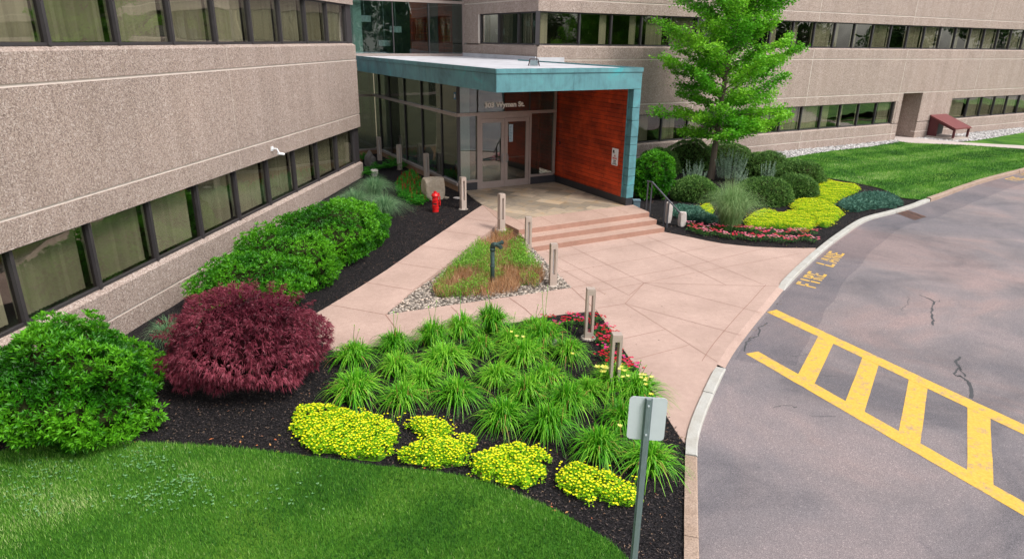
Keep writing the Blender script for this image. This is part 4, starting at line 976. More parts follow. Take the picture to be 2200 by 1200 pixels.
# security camera, wall fixture
rt = thing('security_camera', (*lw(9.0, .0), 2.5), 'white security camera on a bracket under the left wing band, above the blinds', 'camera')
mb = MB(); mb.tube([(*lw(9.0, .0), 2.62), (*lw(9.0, .16), 2.62), (*lw(9.0, .2), 2.52)], .022, 8); WL.bx(mb, 8.94, 9.06, 0, .03, 2.56, 2.68); mb.build('bracket', WHITE, rt)
mb = MB(); mb.tube([(*lw(8.98, .18), 2.50), (*lw(9.14, .28), 2.45)], .038, 10); mb.build('camera_body', WHITE, rt)
mb = MB(); mb.tube([(*lw(9.14, .28), 2.45), (*lw(9.15, .285), 2.448)], .03, 10); mb.build('lens', LETK, rt)
q = at2(545, 482, .8)
rt = thing('wall_socket', (*lw(7.7, 0), .78), 'small grey weatherproof outlet box on the left wing below the windows', 'outlet')
mb = MB(); WL.bx(mb, 7.63, 7.77, .0, .05, .72, .80); mb.build('box', GALV, rt)
mb = MB(); WL.bx(mb, 7.62, 7.78, .05, .06, .71, .81); mb.build('cover', TAN, rt)

# ================================================================== SITE FURNITURE
def bollard(kind):
    """kind: 'light' square post with slots; 'open' = the same seen with its lens out"""
    root = thing('bollard_light', (0, 0, 0), 'x', 'bollard light', 'square bollard lights along the walks')
    h, r_ = 1.05, .085; mb = MB(); c = .022
    z1, z2 = (.30, .93) if kind == 'slot' else (.14, .93)
    mb.box(-r_, -r_, -.05, r_, r_, z1)
    if kind == 'slot':
        wl = .052   # wide corner posts with a slot on each face
        for a in (-1, 1):
            for b_ in (-1, 1): x0, x1 = sorted((a*r_, a*(r_-wl))); y0, y1 = sorted((b_*r_, b_*(r_-wl))); mb.box(x0, y0, z1, x1, y1, z2)
    else:
        for a in (-1, 1): x0, x1 = sorted((a*r_, a*(r_-.045))); mb.box(x0, -r_, z1, x1, r_, z2)
    mb.build('post', TAN, root)
    mb = MB(); mb.prism([(-r_, -r_), (r_, -r_), (r_, r_), (-r_, r_)], z2, h-.02); mb.box(-r_+.006, -r_+.006, h-.02, r_-.006, r_-.006, h); mb.build('cap', TAN, root)
    mb = MB(); mb.lathe([(.15, -.35), (.155, -.01), (.145, .015), (.02, .018)], (0, 0, 0), 20); mb.build('footing', CONC, root)
    if kind == 'slot': mb = MB(); mb.box(-.010, -.010, z1, .010, .010, z2); mb.build('lamp_core', WHITE, root)
    return root
BS = bollard('slot'); BO = bollard('open')
first = {'s': True, 'o': True}
specs = [((816, 345), .4, 's', 29, 'farthest bollard light, by the ferns beside the dark side glazing'),
 ((859, 365), .4, 's', 29, 'bollard light standing among ferns, second from the far end of the side glazing'),
 ((917, 388), .4, 's', 29, 'bollard light directly behind the tan boulder'),
 ((995, 449), .42, 's', 29, 'bollard light on a round footing in mulch right of the red bell post'),
 ((1077, 492), .40, 's', 29, 'bollard light in the notch between the ramp and the top step'),
 ((1134, 545), .02, 's', 10, 'bollard light at the left end of the lowest step'),
 ((1187, 612), .0, 's', 12, 'bollard light on pebbles at the corner of the gravel triangle')]
for (px, z, k, rot, lab) in specs:
    src = BS if k == 's' else BO; p = at(*px, z)
    if first[k]: src.location = p; src.rotation_euler = (0, 0, R(rot)); src['label'] = lab; first[k] = False
    else: copy_tree(src, p, R(rot), 1, lab)
p = at(1270, 619, 1.05); BO.location = (p[0], p[1], 0); BO['label'] = 'open framed bollard light among pink flowers at the plaza corner'; BO.rotation_euler = (0, 0, R(3))
p = at(1326, 716, 1.05); copy_tree(BO, (p[0], p[1], 0), R(3), 1, 'open framed bollard light nearest the road sign, above the yellow daylilies')

# road sign, seen from behind
dep = 5.45; d_ = ray(1390, 900); sp = np.array([0, 0, CAM_H])+d_*dep
rt = thing('road_sign', (sp[0], sp[1], 0), 'back of an aluminium road sign on a steel channel post in front of the bed', 'road sign')
rt_ang = R(-4)
WSG = Wall((sp[0], sp[1]), np.array([math.cos(R(-6)), math.sin(R(-6))]), np.array([math.sin(R(-6)), -math.cos(R(-6))]))
top = sp[2]+.235; plate(WSG, 0, sp[2]+.0, .305, .40, -.012, -.008, .035).build('panel', ALUS, rt)
mb = MB(); prof = [(-.032, .0), (-.018, .0), (-.014, .022), (.014, .022), (.018, .0), (.032, .0), (.032, .004), (.021, .004), (.017, .027), (-.017, .027), (-.021, .004), (-.032, .004)]
v = [WSG.P(x, d, -.4) for x, d in prof]+[WSG.P(x, d, sp[2]+.195) for x, d in prof]; n = 12
mb.add(v, [(i, (i+1) % n, n+(i+1) % n, n+i) for i in range(n)]+[tuple(range(n, 2*n))]); mb.build('post', GALV, rt)
for z in (sp[2]+.14, sp[2]-.13):
    mb = MB(); mb.tube([WSG.P(0, .026, z), WSG.P(0, .034, z)], .008, 8); mb.build('bolt', ALUS, rt)
# fire department pipe with two outlets
p = at(1058, 615, h_tri); rt = thing('siamese_pipe', tuple(p), 'green bronze standpipe with twin hose outlets in the gravel triangle', 'standpipe')
mb = MB(); mb.tube([p+[0, 0, -.1], p+[0, 0, .98]], .052, 14); mb.lathe([(.058, .50), (.06, .505), (.06, .53), (.052, .535)], p, 14); mb.build('pipe', BRASS_G, rt, smooth=True)
mb = MB(); mb.tube([p+[0, 0, .90], p+[0, 0, .965]], .066, 14); mb.tube([p+[0, 0, .96], p+[0, 0, 1.0], p+[.01, -.01, 1.045], p+[.05, -.03, 1.06], p+[.09, -.05, 1.06]], [.055, .058, .06, .058, .055], 14)
mb.build('elbow', BRASS_G, rt, smooth=True)
for dx, dy, dz in ((.10, -.10, -.02), (.13, .02, .04)):
    mb = MB(); a = p+[.07, -.03, 1.06]; b_ = a+np.array([dx, dy, dz]); mb.tube([a, b_], .040, 12); c = b_+(b_-a)/np.linalg.norm(b_-a)*.05; mb.tube([b_, c], .052, 12); mb.tube([c, c+(c-b_)*.25], .022, 8); mb.build('hose_outlet', BRASS_G, rt)
# red hydrant-like bell post
p = at(936, 455, h_left); rt = thing('red_standpipe', tuple(p), 'bright red cast post with a cap and side chain, in mulch before the tan boulder', 'standpipe')
mb = MB(); mb.lathe([(.10, -.05), (.10, .12), (.115, .125), (.115, .15), (.10, .155), (.10, .30), (.113, .305), (.113, .33), (.10, .335), (.10, .50), (.125, .51), (.125, .54), (.09, .60), (.05, .615), (.05, .66), (.02, .67)], p, 18); mb.build('barrel', RED, rt, smooth=False)
mb = MB()
for z in (.20, .38): mb.box(p[0]-.07, p[1]-.125, p[2]+z, p[0]+.07, p[1]-.09, p[2]+z+.05)
mb.box(p[0]-.05, p[1]-.11, p[2]+.25, p[0]+.05, p[1]-.098, p[2]+.31, 1); mb.build('clamp', [RED, LETK], rt)
mb = MB(); q = [(.10, -.02, .53), (.15, -.03, .50), (.14, -.03, .40), (.155, -.03, .30), (.14, -.03, .22)]; mb.tube([p+np.array(a) for a in q], .018, 6); mb.tube([p+np.array((.06, 0, .6)), p+np.array((.12, 0, .60)), p+np.array((.13, -.01, .52))], .02, 6); mb.build('chain', RED, rt)
# rocks
def rock(name, px, z, r_, mat, lab, cat_, seed, sub=3, lump=.35, fq=1.2, sink=.25, box=0, rot=0):
    p = at(*px, z); mb = MB(); mb.blob((0, 0, 0), (1, 1, 1), lump, sub, seed, 0, 0, fq)
    V = mb.V[0]
    if box: V = np.sign(V)*np.minimum(np.abs(V)*1.25, .82+.06*rng.random((len(V), 3)) * 1); 
    V = V*np.array(r_); V[:, 2] += r_[2]*(1-sink); c, s_ = math.cos(rot), math.sin(rot)
    V = np.stack([V[:, 0]*c-V[:, 1]*s_, V[:, 0]*s_+V[:, 1]*c, V[:, 2]], 1); mb.V[0] = V+p
    return tag(mb.build(name, mat, loc=tuple(p)), lab, cat_)
rock('boulder', (931, 428), h_left, (.40, .30, .42), BOULD, 'big squared tan boulder behind the red post', 'boulder', 2, 4, .18, 1.3, .1, 1, .5)
rock('rock', (795, 357), h_left, (.24, .24, .34), GREYR, 'dark grey upright rock among ferns by the left wing corner', 'rock', 5)
rock('rock', (805, 378), h_left, (.15, .15, .17), GRAN, 'pale rounded rock at the edge of the blue fountain grasses', 'rock', 6)
rock('granite_post', (1434, 481), 0, (.11, .10, .40), GRAN, 'taller rough white granite marker post below the handrail end', 'granite post', 8, 4, .12, 2, .05, 1, .3)
rock('granite_post', (1464, 487), 0, (.12, .11, .27), GRAN, 'shorter rough white granite block right of the taller granite post', 'granite post', 9, 4, .12, 2, .05, 1, .3)
rock('stone', (957, 427), h_left, (.12, .09, .05), BOULD, 'flat pale stone lying right of the tan boulder', 'stone', 11, 2)
rock('stone', (982, 427), h_left, (.14, .07, .04), GRAN, 'thin white stone sliver left of the footed bollard', 'stone', 12, 2)
# handrail
rt = thing('handrail', tuple(at(1400, 455, .3)), 'dark grey metal handrail with paired posts beside the steps', 'handrail')
pa, pb = at(1388, 449, ZL), at(1425, 484, .05)
dirr = (pb-pa)[:2]; dirr /= np.linalg.norm(dirr); pa2 = pa+np.array([*(dirr*.16), 0]); pb2 = pb+np.array([*(dirr*.14), -.02]); tr = .92
for q in (pa, pa2, pb, pb2):
    mb = MB(); zt = (ZL+tr) if (q is pa or q is pa2) else None
    if q is pa2: zt = ZL+tr-.04
    if zt is None: k = ((q-pa2)[:2]@dirr)/((pb-pa2)[:2]@dirr); zt = (ZL+tr)*(1-k)+(.05+tr)*k-.02
    mb.box(q[0]-.02, q[1]-.02, -.1, q[0]+.02, q[1]+.02, zt); mb.build('post', RAIL, rt)
mb = MB(); e3 = pb2+np.array([*(dirr*.45), 0]); k = ((e3-pa2)[:2]@dirr)/((pb-pa2)[:2]@dirr)
mb.tube([(*(pa[:2]-dirr*.05), ZL+tr), (*pa2[:2], ZL+tr), (*e3[:2], (ZL+tr)*(1-k)+(.05+tr)*k)], .026, 8); mb.build('top_rail', RAIL, rt)
# utility box by the column
p = at(1366, 440, .1); rt = thing('utility_box', (p[0], p[1], 0), 'small blue-grey utility box at the foot of the copper column', 'utility box')
mb = MB(); mb.box(p[0]-.10, p[1]-.08, -.05, p[0]+.14, p[1]+.12, .26); mb.build('box', plain('blue_grey', srgb(92, 112, 122), .5), rt)
mb = MB(); mb.box(p[0]-.115, p[1]-.095, .26, p[0]+.155, p[1]+.135, .29); mb.build('lid', plain('blue_grey_lid', srgb(112, 134, 146), .5), rt)
# storm drain
rt = thing('storm_drain', tuple(at(1948, 464, ROADZ)), 'rusty iron storm drain grate in the road beside the far kerb', 'drain')
c4 = [np.array(at2(*p, ROADZ)) for p in ((1926, 458), (1949, 452), (1990, 466), (1966, 473))]
mb = MB(); mb.sheet([tuple(p) for p in c4], ROADZ+.003); mb.build('pit', LETK, rt)
mb = MB()
for k in range(9): t = (k+.5)/9; a = c4[0]*(1-t)+c4[3]*t; b_ = c4[1]*(1-t)+c4[2]*t; strip(mb, [tuple(a), tuple(b_)], .035, ROADZ+.012)
for t in (.02, .5, .98): a = c4[0]*(1-t)+c4[1]*t; b_ = c4[3]*(1-t)+c4[2]*t; strip(mb, [tuple(a), tuple(b_)], .04, ROADZ+.014)
mb.build('grate', plain('rusty_iron', srgb(120, 86, 74), .8, nz=.3), rt)
# red bulkhead hatch
s0 = 29.75; w_ = 1.55
rt = thing('bulkhead_hatch', (*rw(s0+.8, .7), 0), 'maroon sloped bulkhead cover on a concrete curb against the right wing', 'bulkhead')
mb = MB(); WR.bx(mb, s0-.1, s0+w_+.25, .02, 1.75, -.05, .12); WR.bx(mb, s0, s0+w_+.1, .15, 1.6, .12, .125); mb.build('curb', CONC, rt)
mb = MB(); WR.pr(mb, [(.02, 1.33), (1.75, .66), (1.75, .74), (.02, 1.41)], s0-.05, s0+w_+.25); mb.build('roof', MAROON, rt)
mb = MB(); WR.pr(mb, [(.03, .12), (.62, .12), (.62, 1.08), (.03, 1.32)], s0, s0+.06); WR.pr(mb, [(.62, .95), (1.70, .55), (1.70, .66), (.62, 1.08)], s0, s0+.06); mb.build('side_panel', plain('dark_maroon', srgb(84, 38, 42), .5), rt)
for a in (s0+.02, s0+w_+.1): mb = MB(); WR.bx(mb, a, a+.11, 1.58, 1.69, .12, .68); mb.build('post', plain('dark_maroon', srgb(84, 38, 42), .5), rt)
mb = MB(); WR.bx(mb, s0+.06, s0+w_+.2, .02, .05, .12, 1.3); mb.build('shade_panel', LETK, rt)  # black sheet stands in for the shade in the opening under the roof
# little white tag in the lilies
p = at(1187, 738, .12); rt = rock('stone', (1187, 742), 0, (.09, .07, .10), GRAN, 'pale stone half hidden among the daylilies near the plaza corner', 'stone', 21, 2)
# ================================================================== PLANTS
def nrm(v): return v/(np.linalg.norm(v, axis=-1, keepdims=True)+1e-9)
def leaves(mb, P, D, L, W, tint, mat=0, droop=0.0, fold=None):
    """one diamond leaf per point: base at P, along D"""
    n = len(P); D = nrm(D); rnd = rng.normal(size=(n, 3)); S_ = nrm(np.cross(D, rnd)); L = np.broadcast_to(L, (n,))[:, None]; W = np.broadcast_to(W, (n,))[:, None]
    mid_ = P+D*L*.5+np.array([0, 0, 1])*(L*.04); tip = P+D*L+np.array([0, 0, -1])*droop*L
    V = np.stack([P, mid_-S_*W/2, tip, mid_+S_*W/2], 1).reshape(-1, 3)
    F = np.arange(4*n).reshape(n, 4); mb.add(V, F, mat, np.repeat(np.broadcast_to(tint, (n,)), 4))
def leaves_up(mb, P, D, L, W, tint, mat=0, droop=0.0):
    """leaf whose flat side faces up/outwards"""
    n = len(P); D = nrm(D); S_ = np.cross(D, np.array([0, 0, 1.])+rng.normal(size=(n, 3))*.25); S_ = nrm(S_); L = np.broadcast_to(L, (n,))[:, None]; W = np.broadcast_to(W, (n,))[:, None]
    mid_ = P+D*L*.5+np.array([0, 0, 1])*(L*.05); tip = P+D*L-np.array([0, 0, 1])*droop*L
    V = np.stack([P, mid_-S_*W/2, tip, mid_+S_*W/2], 1).reshape(-1, 3)
    mb.add(V, np.arange(4*n).reshape(n, 4), mat, np.repeat(np.broadcast_to(tint, (n,)), 4))
def lump(dirs, seed, amp=.12, fq=2.2):
    r_ = np.random.default_rng(seed); out = np.zeros(len(dirs))
    for k in range(14):
        a = nrm(r_.normal(size=3)); c = r_.random()*6; out += np.sin(dirs@a*fq*(1+k*.28)*1.6+c)*amp/(1+k*.22)
    return 1+out*.55
def surf_pts(n, rad, seed, amp, zmin=-.2, inner_=0.12, fq=2.2):
    d = nrm(rng.normal(size=(int(n*2.2), 3))); d = d[d[:, 2] > zmin][:n]
    k = lump(d, seed, amp, fq); dep = 1-inner_*rng.random(len(d))**1.6
    P = d*np.array(rad)*(k*dep)[:, None]; N = nrm(d/np.array(rad))
    return P, N, k, dep
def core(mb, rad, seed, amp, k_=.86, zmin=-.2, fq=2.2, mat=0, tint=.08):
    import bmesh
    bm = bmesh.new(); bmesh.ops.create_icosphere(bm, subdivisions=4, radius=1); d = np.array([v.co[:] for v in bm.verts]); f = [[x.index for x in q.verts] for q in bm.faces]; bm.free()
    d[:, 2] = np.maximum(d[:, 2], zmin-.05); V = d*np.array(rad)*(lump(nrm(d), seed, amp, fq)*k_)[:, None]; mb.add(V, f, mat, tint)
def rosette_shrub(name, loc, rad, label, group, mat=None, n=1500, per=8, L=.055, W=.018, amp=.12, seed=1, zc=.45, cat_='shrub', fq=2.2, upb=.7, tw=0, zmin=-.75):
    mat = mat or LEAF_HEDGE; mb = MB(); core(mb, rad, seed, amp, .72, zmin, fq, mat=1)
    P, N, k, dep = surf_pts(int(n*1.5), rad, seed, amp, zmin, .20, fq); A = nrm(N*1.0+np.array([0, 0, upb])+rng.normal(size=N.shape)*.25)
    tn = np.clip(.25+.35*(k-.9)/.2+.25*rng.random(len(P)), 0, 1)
    T1 = nrm(np.cross(A, rng.normal(size=A.shape))); T2 = np.cross(A, T1)
    for j in range(per):
        a = 2*math.pi*j/per+rng.random(len(P))*.6; el = rng.uniform(.35, 1.05, len(P))
        D = (T1*np.cos(a)[:, None]+T2*np.sin(a)[:, None])*np.cos(el)[:, None]+A*np.sin(el)[:, None]
        q = P+rng.normal(size=P.shape)*L*.12
        leaves(mb, q, D, L*rng.uniform(.7, 1.2, len(P)), W, np.clip(tn+rng.normal(size=len(P))*.1+(.15 if j % 3 == 0 else 0), 0, 1))
    for V in mb.V: V[:, 2] += rad[2]*zc*1.0
    root = thing(name, loc, label, cat_, group)
    mb.build('foliage', [mat, INNER], root, world=False)
    mb = MB()
    for j in range(5): a = j*1.3; mb.tube([(0.05*math.cos(a), .05*math.sin(a), -.1), (rad[0]*.35*math.cos(a), rad[1]*.35*math.sin(a), rad[2]*.5)], [.03, .012], 6)
    mb.build('stem', TWIG, root, world=False); return root
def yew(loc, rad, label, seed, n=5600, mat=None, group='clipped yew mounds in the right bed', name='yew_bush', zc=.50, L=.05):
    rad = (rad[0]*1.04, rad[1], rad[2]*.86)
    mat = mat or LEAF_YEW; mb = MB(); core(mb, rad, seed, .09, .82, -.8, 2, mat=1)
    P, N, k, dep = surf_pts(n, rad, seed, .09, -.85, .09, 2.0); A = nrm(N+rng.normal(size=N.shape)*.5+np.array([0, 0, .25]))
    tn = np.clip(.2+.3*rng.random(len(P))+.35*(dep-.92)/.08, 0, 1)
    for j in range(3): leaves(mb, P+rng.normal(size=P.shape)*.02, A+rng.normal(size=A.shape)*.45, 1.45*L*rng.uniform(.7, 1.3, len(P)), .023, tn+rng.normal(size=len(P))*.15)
    for V in mb.V: V[:, 2] += rad[2]*zc
    root = thing(name, loc, label, 'shrub', group); mb.build('foliage', [mat, INNER], root, world=False)
    mb = MB(); mb.tube([(0, 0, -.1), (0, 0, rad[2]*.6)], [.05, .03], 8); mb.build('stem', TWIG, root, world=False); return root
def blades(mb, n, spread, h, wd, seed, mat=0, arch=1.0, seg=5, base=.08, tipw=.15, up=.9, tmean=.5):
    r_ = np.random.default_rng(seed); a = r_.random(n)*2*math.pi; reach = spread*(r_.random(n)**.6); hh = h*(.65+.4*r_.random(n)); hh = hh*(1-.25*(reach/spread))
    bx_ = np.stack([np.cos(a), np.sin(a)], 1); b0 = bx_*base*r_.random(n)[:, None]+r_.normal(size=(n, 2))*base*.4
    tw = r_.normal(size=n)*.3; side = np.stack([-np.sin(a+tw), np.cos(a+tw)], 1); tn = np.clip(tmean+r_.normal(size=n)*.2, .18, 1); tn = np.where(r_.random(n) < .035, -.5, tn)
    rows = []
    for j in range(seg+1):
        t = j/seg; rr = reach*(t**1.35); z = hh*(up*t*(2-t)-arch*.55*(reach/spread)*t**2.6); w_ = wd*(1-t*(1-tipw))*(.7+.3*math.sin(math.pi*min(1, t*1.5)))
        c = b0+bx_*rr[:, None]; rows.append((np.concatenate([c-side*w_/2, z[:, None]], 1), np.concatenate([c+side*w_/2, z[:, None]+.0], 1)))
    V = np.stack([q for r2 in rows for q in r2], 1).reshape(-1, 3); k = 2*(seg+1); F = []
    for j in range(seg): F.append(np.stack([np.arange(n)*k+2*j, np.arange(n)*k+2*j+1, np.arange(n)*k+2*j+3, np.arange(n)*k+2*j+2], 1))
    mb.add(V, np.concatenate(F), mat, np.repeat(tn, k)+np.tile(np.repeat(np.linspace(-.12, .18, seg+1), 2), n))

# ---- hedge and big round shrub against the left wing
GRPH = 'bright green rounded evergreen shrubs along the left wing'
def sp_(px, z, off): p = at(*px, z); return (p[0]+off[0], p[1]+off[1], 0)
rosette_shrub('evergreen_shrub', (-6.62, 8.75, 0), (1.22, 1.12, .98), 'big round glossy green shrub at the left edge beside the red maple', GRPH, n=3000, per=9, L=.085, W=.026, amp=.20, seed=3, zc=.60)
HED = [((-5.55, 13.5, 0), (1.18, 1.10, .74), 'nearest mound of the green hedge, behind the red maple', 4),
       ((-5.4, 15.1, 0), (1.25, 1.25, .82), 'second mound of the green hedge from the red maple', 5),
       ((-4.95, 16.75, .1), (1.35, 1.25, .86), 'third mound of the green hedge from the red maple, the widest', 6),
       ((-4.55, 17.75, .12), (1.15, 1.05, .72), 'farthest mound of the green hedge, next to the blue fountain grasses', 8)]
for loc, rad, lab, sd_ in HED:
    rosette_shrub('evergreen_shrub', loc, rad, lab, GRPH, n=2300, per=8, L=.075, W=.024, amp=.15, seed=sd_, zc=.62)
rosette_shrub('azalea_shrub', tuple(at(1404, 432, 0)+[0, .5, 0]), (.80, .75, .95), 'bright green shrub beside the copper column and handrail', 'shrubs of the right bed', n=1700, per=8, L=.085, W=.03, amp=.12, seed=12, zc=.85)

# ---- clipped yews
def ybase(px): return tuple(at(*px, 0))
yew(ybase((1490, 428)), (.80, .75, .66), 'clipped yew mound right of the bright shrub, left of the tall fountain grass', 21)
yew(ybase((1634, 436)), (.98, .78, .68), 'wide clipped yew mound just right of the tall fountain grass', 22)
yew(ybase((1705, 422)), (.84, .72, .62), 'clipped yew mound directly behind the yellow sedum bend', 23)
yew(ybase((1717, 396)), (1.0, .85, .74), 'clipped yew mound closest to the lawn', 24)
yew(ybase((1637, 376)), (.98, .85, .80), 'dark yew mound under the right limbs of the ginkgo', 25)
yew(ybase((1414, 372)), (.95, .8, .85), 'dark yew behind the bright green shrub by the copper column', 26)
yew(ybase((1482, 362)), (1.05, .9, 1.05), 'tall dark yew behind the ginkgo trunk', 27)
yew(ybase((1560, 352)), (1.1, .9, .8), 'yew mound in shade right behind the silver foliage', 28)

# ---- red laceleaf maple
def maple():
    loc = (-4.52, 10.25, 0); rad = (1.24, 1.08, .88)
    root = thing('laceleaf_maple', loc, 'weeping burgundy laceleaf maple between the green shrubs and the walk', 'maple tree')
    mb = MB(); zc = .72
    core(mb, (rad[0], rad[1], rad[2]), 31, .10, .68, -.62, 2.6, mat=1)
    P, N, k, dep = surf_pts(5600, rad, 31, .13, -.62, .20, 2.6)
    A = nrm(N+rng.normal(size=N.shape)*.3); A[:, 2] -= .15; A = nrm(A); P[:, :2] *= (1.05-.26*np.clip(P[:, 2:]/rad[2], 0, 1)**1.5); tn = np.clip(.3+.35*(k-.9)/.2+.3*rng.random(len(P)), 0, 1)
    T1 = nrm(np.cross(A, rng.normal(size=A.shape)))
    for j in range(7):     # palmate lobes, drooping
        a = (j-3)*.42+rng.normal(size=len(P))*.08; D = A*np.cos(a)[:, None]+T1*np.sin(a)[:, None]; D[:, 2] -= .35
        Lj = (.105-.012*abs(j-3))*rng.uniform(.75, 1.2, len(P)); leaves(mb, P, D, Lj,   .0125, np.clip(tn+rng.normal(size=len(P))*.1, 0, 1), droop=.18)
    # wispy shoots beyond the outline
    d = nrm(rng.normal(size=(130, 3))); d = d[d[:, 2] > -.3]; st = d*np.array(rad)*.97
    for i in range(len(d)):
        for t in np.linspace(0, 1, 6):
            q = st[i]+d[i]*np.array([.22, .22, .10])*t; q = np.repeat(q[None], 7, 0); leaves(mb, q, rng.normal(size=(7, 3))+d[i]-np.array([0, 0, .4]), .09, .012, .6, droop=.2)
    for V in mb.V: V[:, 2] += zc*rad[2]+.12
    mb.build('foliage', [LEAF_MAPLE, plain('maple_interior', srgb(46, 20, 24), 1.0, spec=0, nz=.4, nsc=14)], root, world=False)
    mb = MB(); mb.tube([(0, 0, -.1), (.03, 0, .3), (-.02, .03, .55)], [.07, .055, .045], 8)
    for j in range(8):
        a = j*.8; mb.tube([(-.02, .03, .5), (.4*math.cos(a), .4*math.sin(a), .85), (.8*math.cos(a), .75*math.sin(a), .7)], [.03, .018, .008], 6)
    mb.build('trunk', TWIG, root, world=False)
maple()

# ---- daylilies: four clump shapes, copied
def lily(seed):
    root = thing('daylily', (0, 0, 0), 'x', 'daylily', 'daylily clumps in the middle bed'); mb = MB()
    tm = .36+.08*(seed % 4); blades(mb, 230, .53+.03*(seed % 3), .64, .034, seed, arch=1.6, seg=6, base=.13, tmean=tm)
    blades(mb, 120, .34, .70, .029, seed+50, arch=.9, seg=6, base=.11, tmean=tm+.12)
    mb.build('foliage', LEAF_LILY, root, world=False)
    r_ = random.Random(seed); mb = MB(); nf = r_.choice([0, 1, 2])
    for k in range(nf+1):
        a = r_.random()*6.28; q = r_.uniform(.05, .3); h = r_.uniform(.74, .9); t_ = (q*math.cos(a), q*math.sin(a), h)
        mb.tube([(0, 0, 0), (t_[0]*.5, t_[1]*.5, h*.7), t_], .004, 4); n = 5
        P = np.repeat(np.array([t_]), n, 0); leaves(mb, P, rng.normal(size=(n, 3))*.4+np.array([0, 0, .9]), .045, .012, .9)
    mb.build('flower_stalk', LEAF_LILY, root, world=False)
    return root
LIL = [lily(s_) for s_ in (41, 42, 43, 44, 45, 46, 47)]
lz = [((250, 330), 'back'), ((255, 490), ''), ((430, 275), ''), ((470, 515), ''), ((445, 375), ''), ((600, 250), ''), ((655, 345), ''), ((705, 500), ''), ((725, 210), ''), ((865, 190), ''), ((815, 290), ''), ((885, 420), ''), ((915, 605), ''), ((1000, 330), ''), ((1050, 200), ''), ((1105, 440), ''), ((1110, 650), ''), ((1200, 310), ''), ((1290, 480), ''), ((1330, 745), ''), ((1400, 440), ''), ((1500, 480), ''), ((1555, 800), ''), ((1440, 610), ''), ((1010, 500), ''), ((560, 440), ''), ((1195, 545), ''), ((950, 260), ''), ((1090, 255), '')]
LLAB = ['daylily clump at the far left back, against the walk', 'daylily clump second from the red maple in the front row', 'daylily clump touching the walk, second from the left', 'broad daylily clump between the large and crescent sedum, front row', 'daylily clump behind the second front-row clump',
 'daylily clump by the walk edge, third from the left', 'daylily clump in the second row, left of centre', 'front daylily clump above the crescent-shaped sedum', 'daylily clump at the walk left of the yellow buds', 'daylily clump with pale buds touching the walk', 'daylily clump in the dense middle of the bed, upper left', 'daylily clump in the third row above the mulch gap',
 'front daylily clump behind the third sedum patch', 'daylily clump in the dense middle, beside the bare mulch', 'daylily clump at the walk edge nearest the pink flowers', 'daylily clump behind the pale flowered front clump', 'front daylily clump above the gap between sedum patches', 'loose bluish daylily clump next to the bare mulch and stone',
 'daylily clump left of the pale yellow blooms', 'large front daylily clump left of the sign panel', 'daylily clump bearing large pale yellow blooms below the open bollard', 'daylily clump at the plaza edge above the sign', 'daylily clump right of the signpost, nearest the kerb', 'daylily clump hidden partly by the sign panel', 'daylily clump in the second row above the third sedum patch', 'daylily clump between the two left front clumps', 'daylily clump second row above the last sedum patch', 'daylily clump behind the dense middle, near the walk', 'daylily clump between the pale buds and the bare mulch']
for i, ((x, y), _) in enumerate(lz):
    px = (640+x/2.0686, 620+y/2.0686); p = at(*px, -.01); src = LIL[(i*5) % 7]; sca = random.uniform(.82, 1.15)*(1.1 if y > 560 else 1); sca = (sca*random.uniform(.88, 1.12), sca, sca*random.uniform(.85, 1.15))
    if i < 7: src.location = p; src.rotation_euler = (0, 0, random.random()*6); src.scale = sca; src['label'] = LLAB[i]
    else: copy_tree(src, p, random.random()*6.28, sca, LLAB[i])
# open blooms
def bloom(mb, c, r_=.055, nn=6):
    for ring in range(2):
        a = np.arange(3)*2.094+ring*1.047; D = np.stack([np.cos(a), np.sin(a), np.full(3, .45-.15*ring)], 1); leaves_up(mb, np.repeat(np.array([c]), 3, 0), D, r_, r_*.62, rng.random(3))
for i, (x, y, nb) in enumerate(((1330, 345, 3), (1375, 355, 2), (1440, 350, 3), (1545, 400, 4), (1560, 420, 3), (1570, 470, 1), (960, 200, 2), (1220, 290, 1), (1000, 215, 1), (1430, 610, 1), (1465, 375, 2))):
    px = (640+x/2.0686, 620+y/2.0686); p = at(*px, .66); root = thing('daylily_bloom', (p[0], p[1], 0), ('pale yellow daylily bloom' if nb > 1 else 'single yellow daylily bloom')+[' biggest, left under the open bollard', ' just right of the largest bloom', ' in front of the nearest open bollard', ' at the plaza edge above the sign', ' lower at the plaza edge above the sign', ' lowest at the plaza edge', ' left of the bare mulch near the walk', ' in the loose clump by the bare mulch', ' small one beside the bare mulch', ' left of the signpost panel', ' between the open bollard and the plaza edge'][i], 'flower', 'open daylily blooms')
    mb = MB()
    for k in range(nb): c = p+rng.normal(size=3)*np.array([.06, .06, .03])*(nb > 1); mb = MB(); bloom(mb, c, .07 if i < 2 else .05); mb.build('petals', PET_YEL, root)
    mb = MB(); mb.tube([(p[0], p[1]+.05, 0), (p[0], p[1], .45), tuple(p)], .004, 4); mb.build('stalk', LEAF_LILY, root)

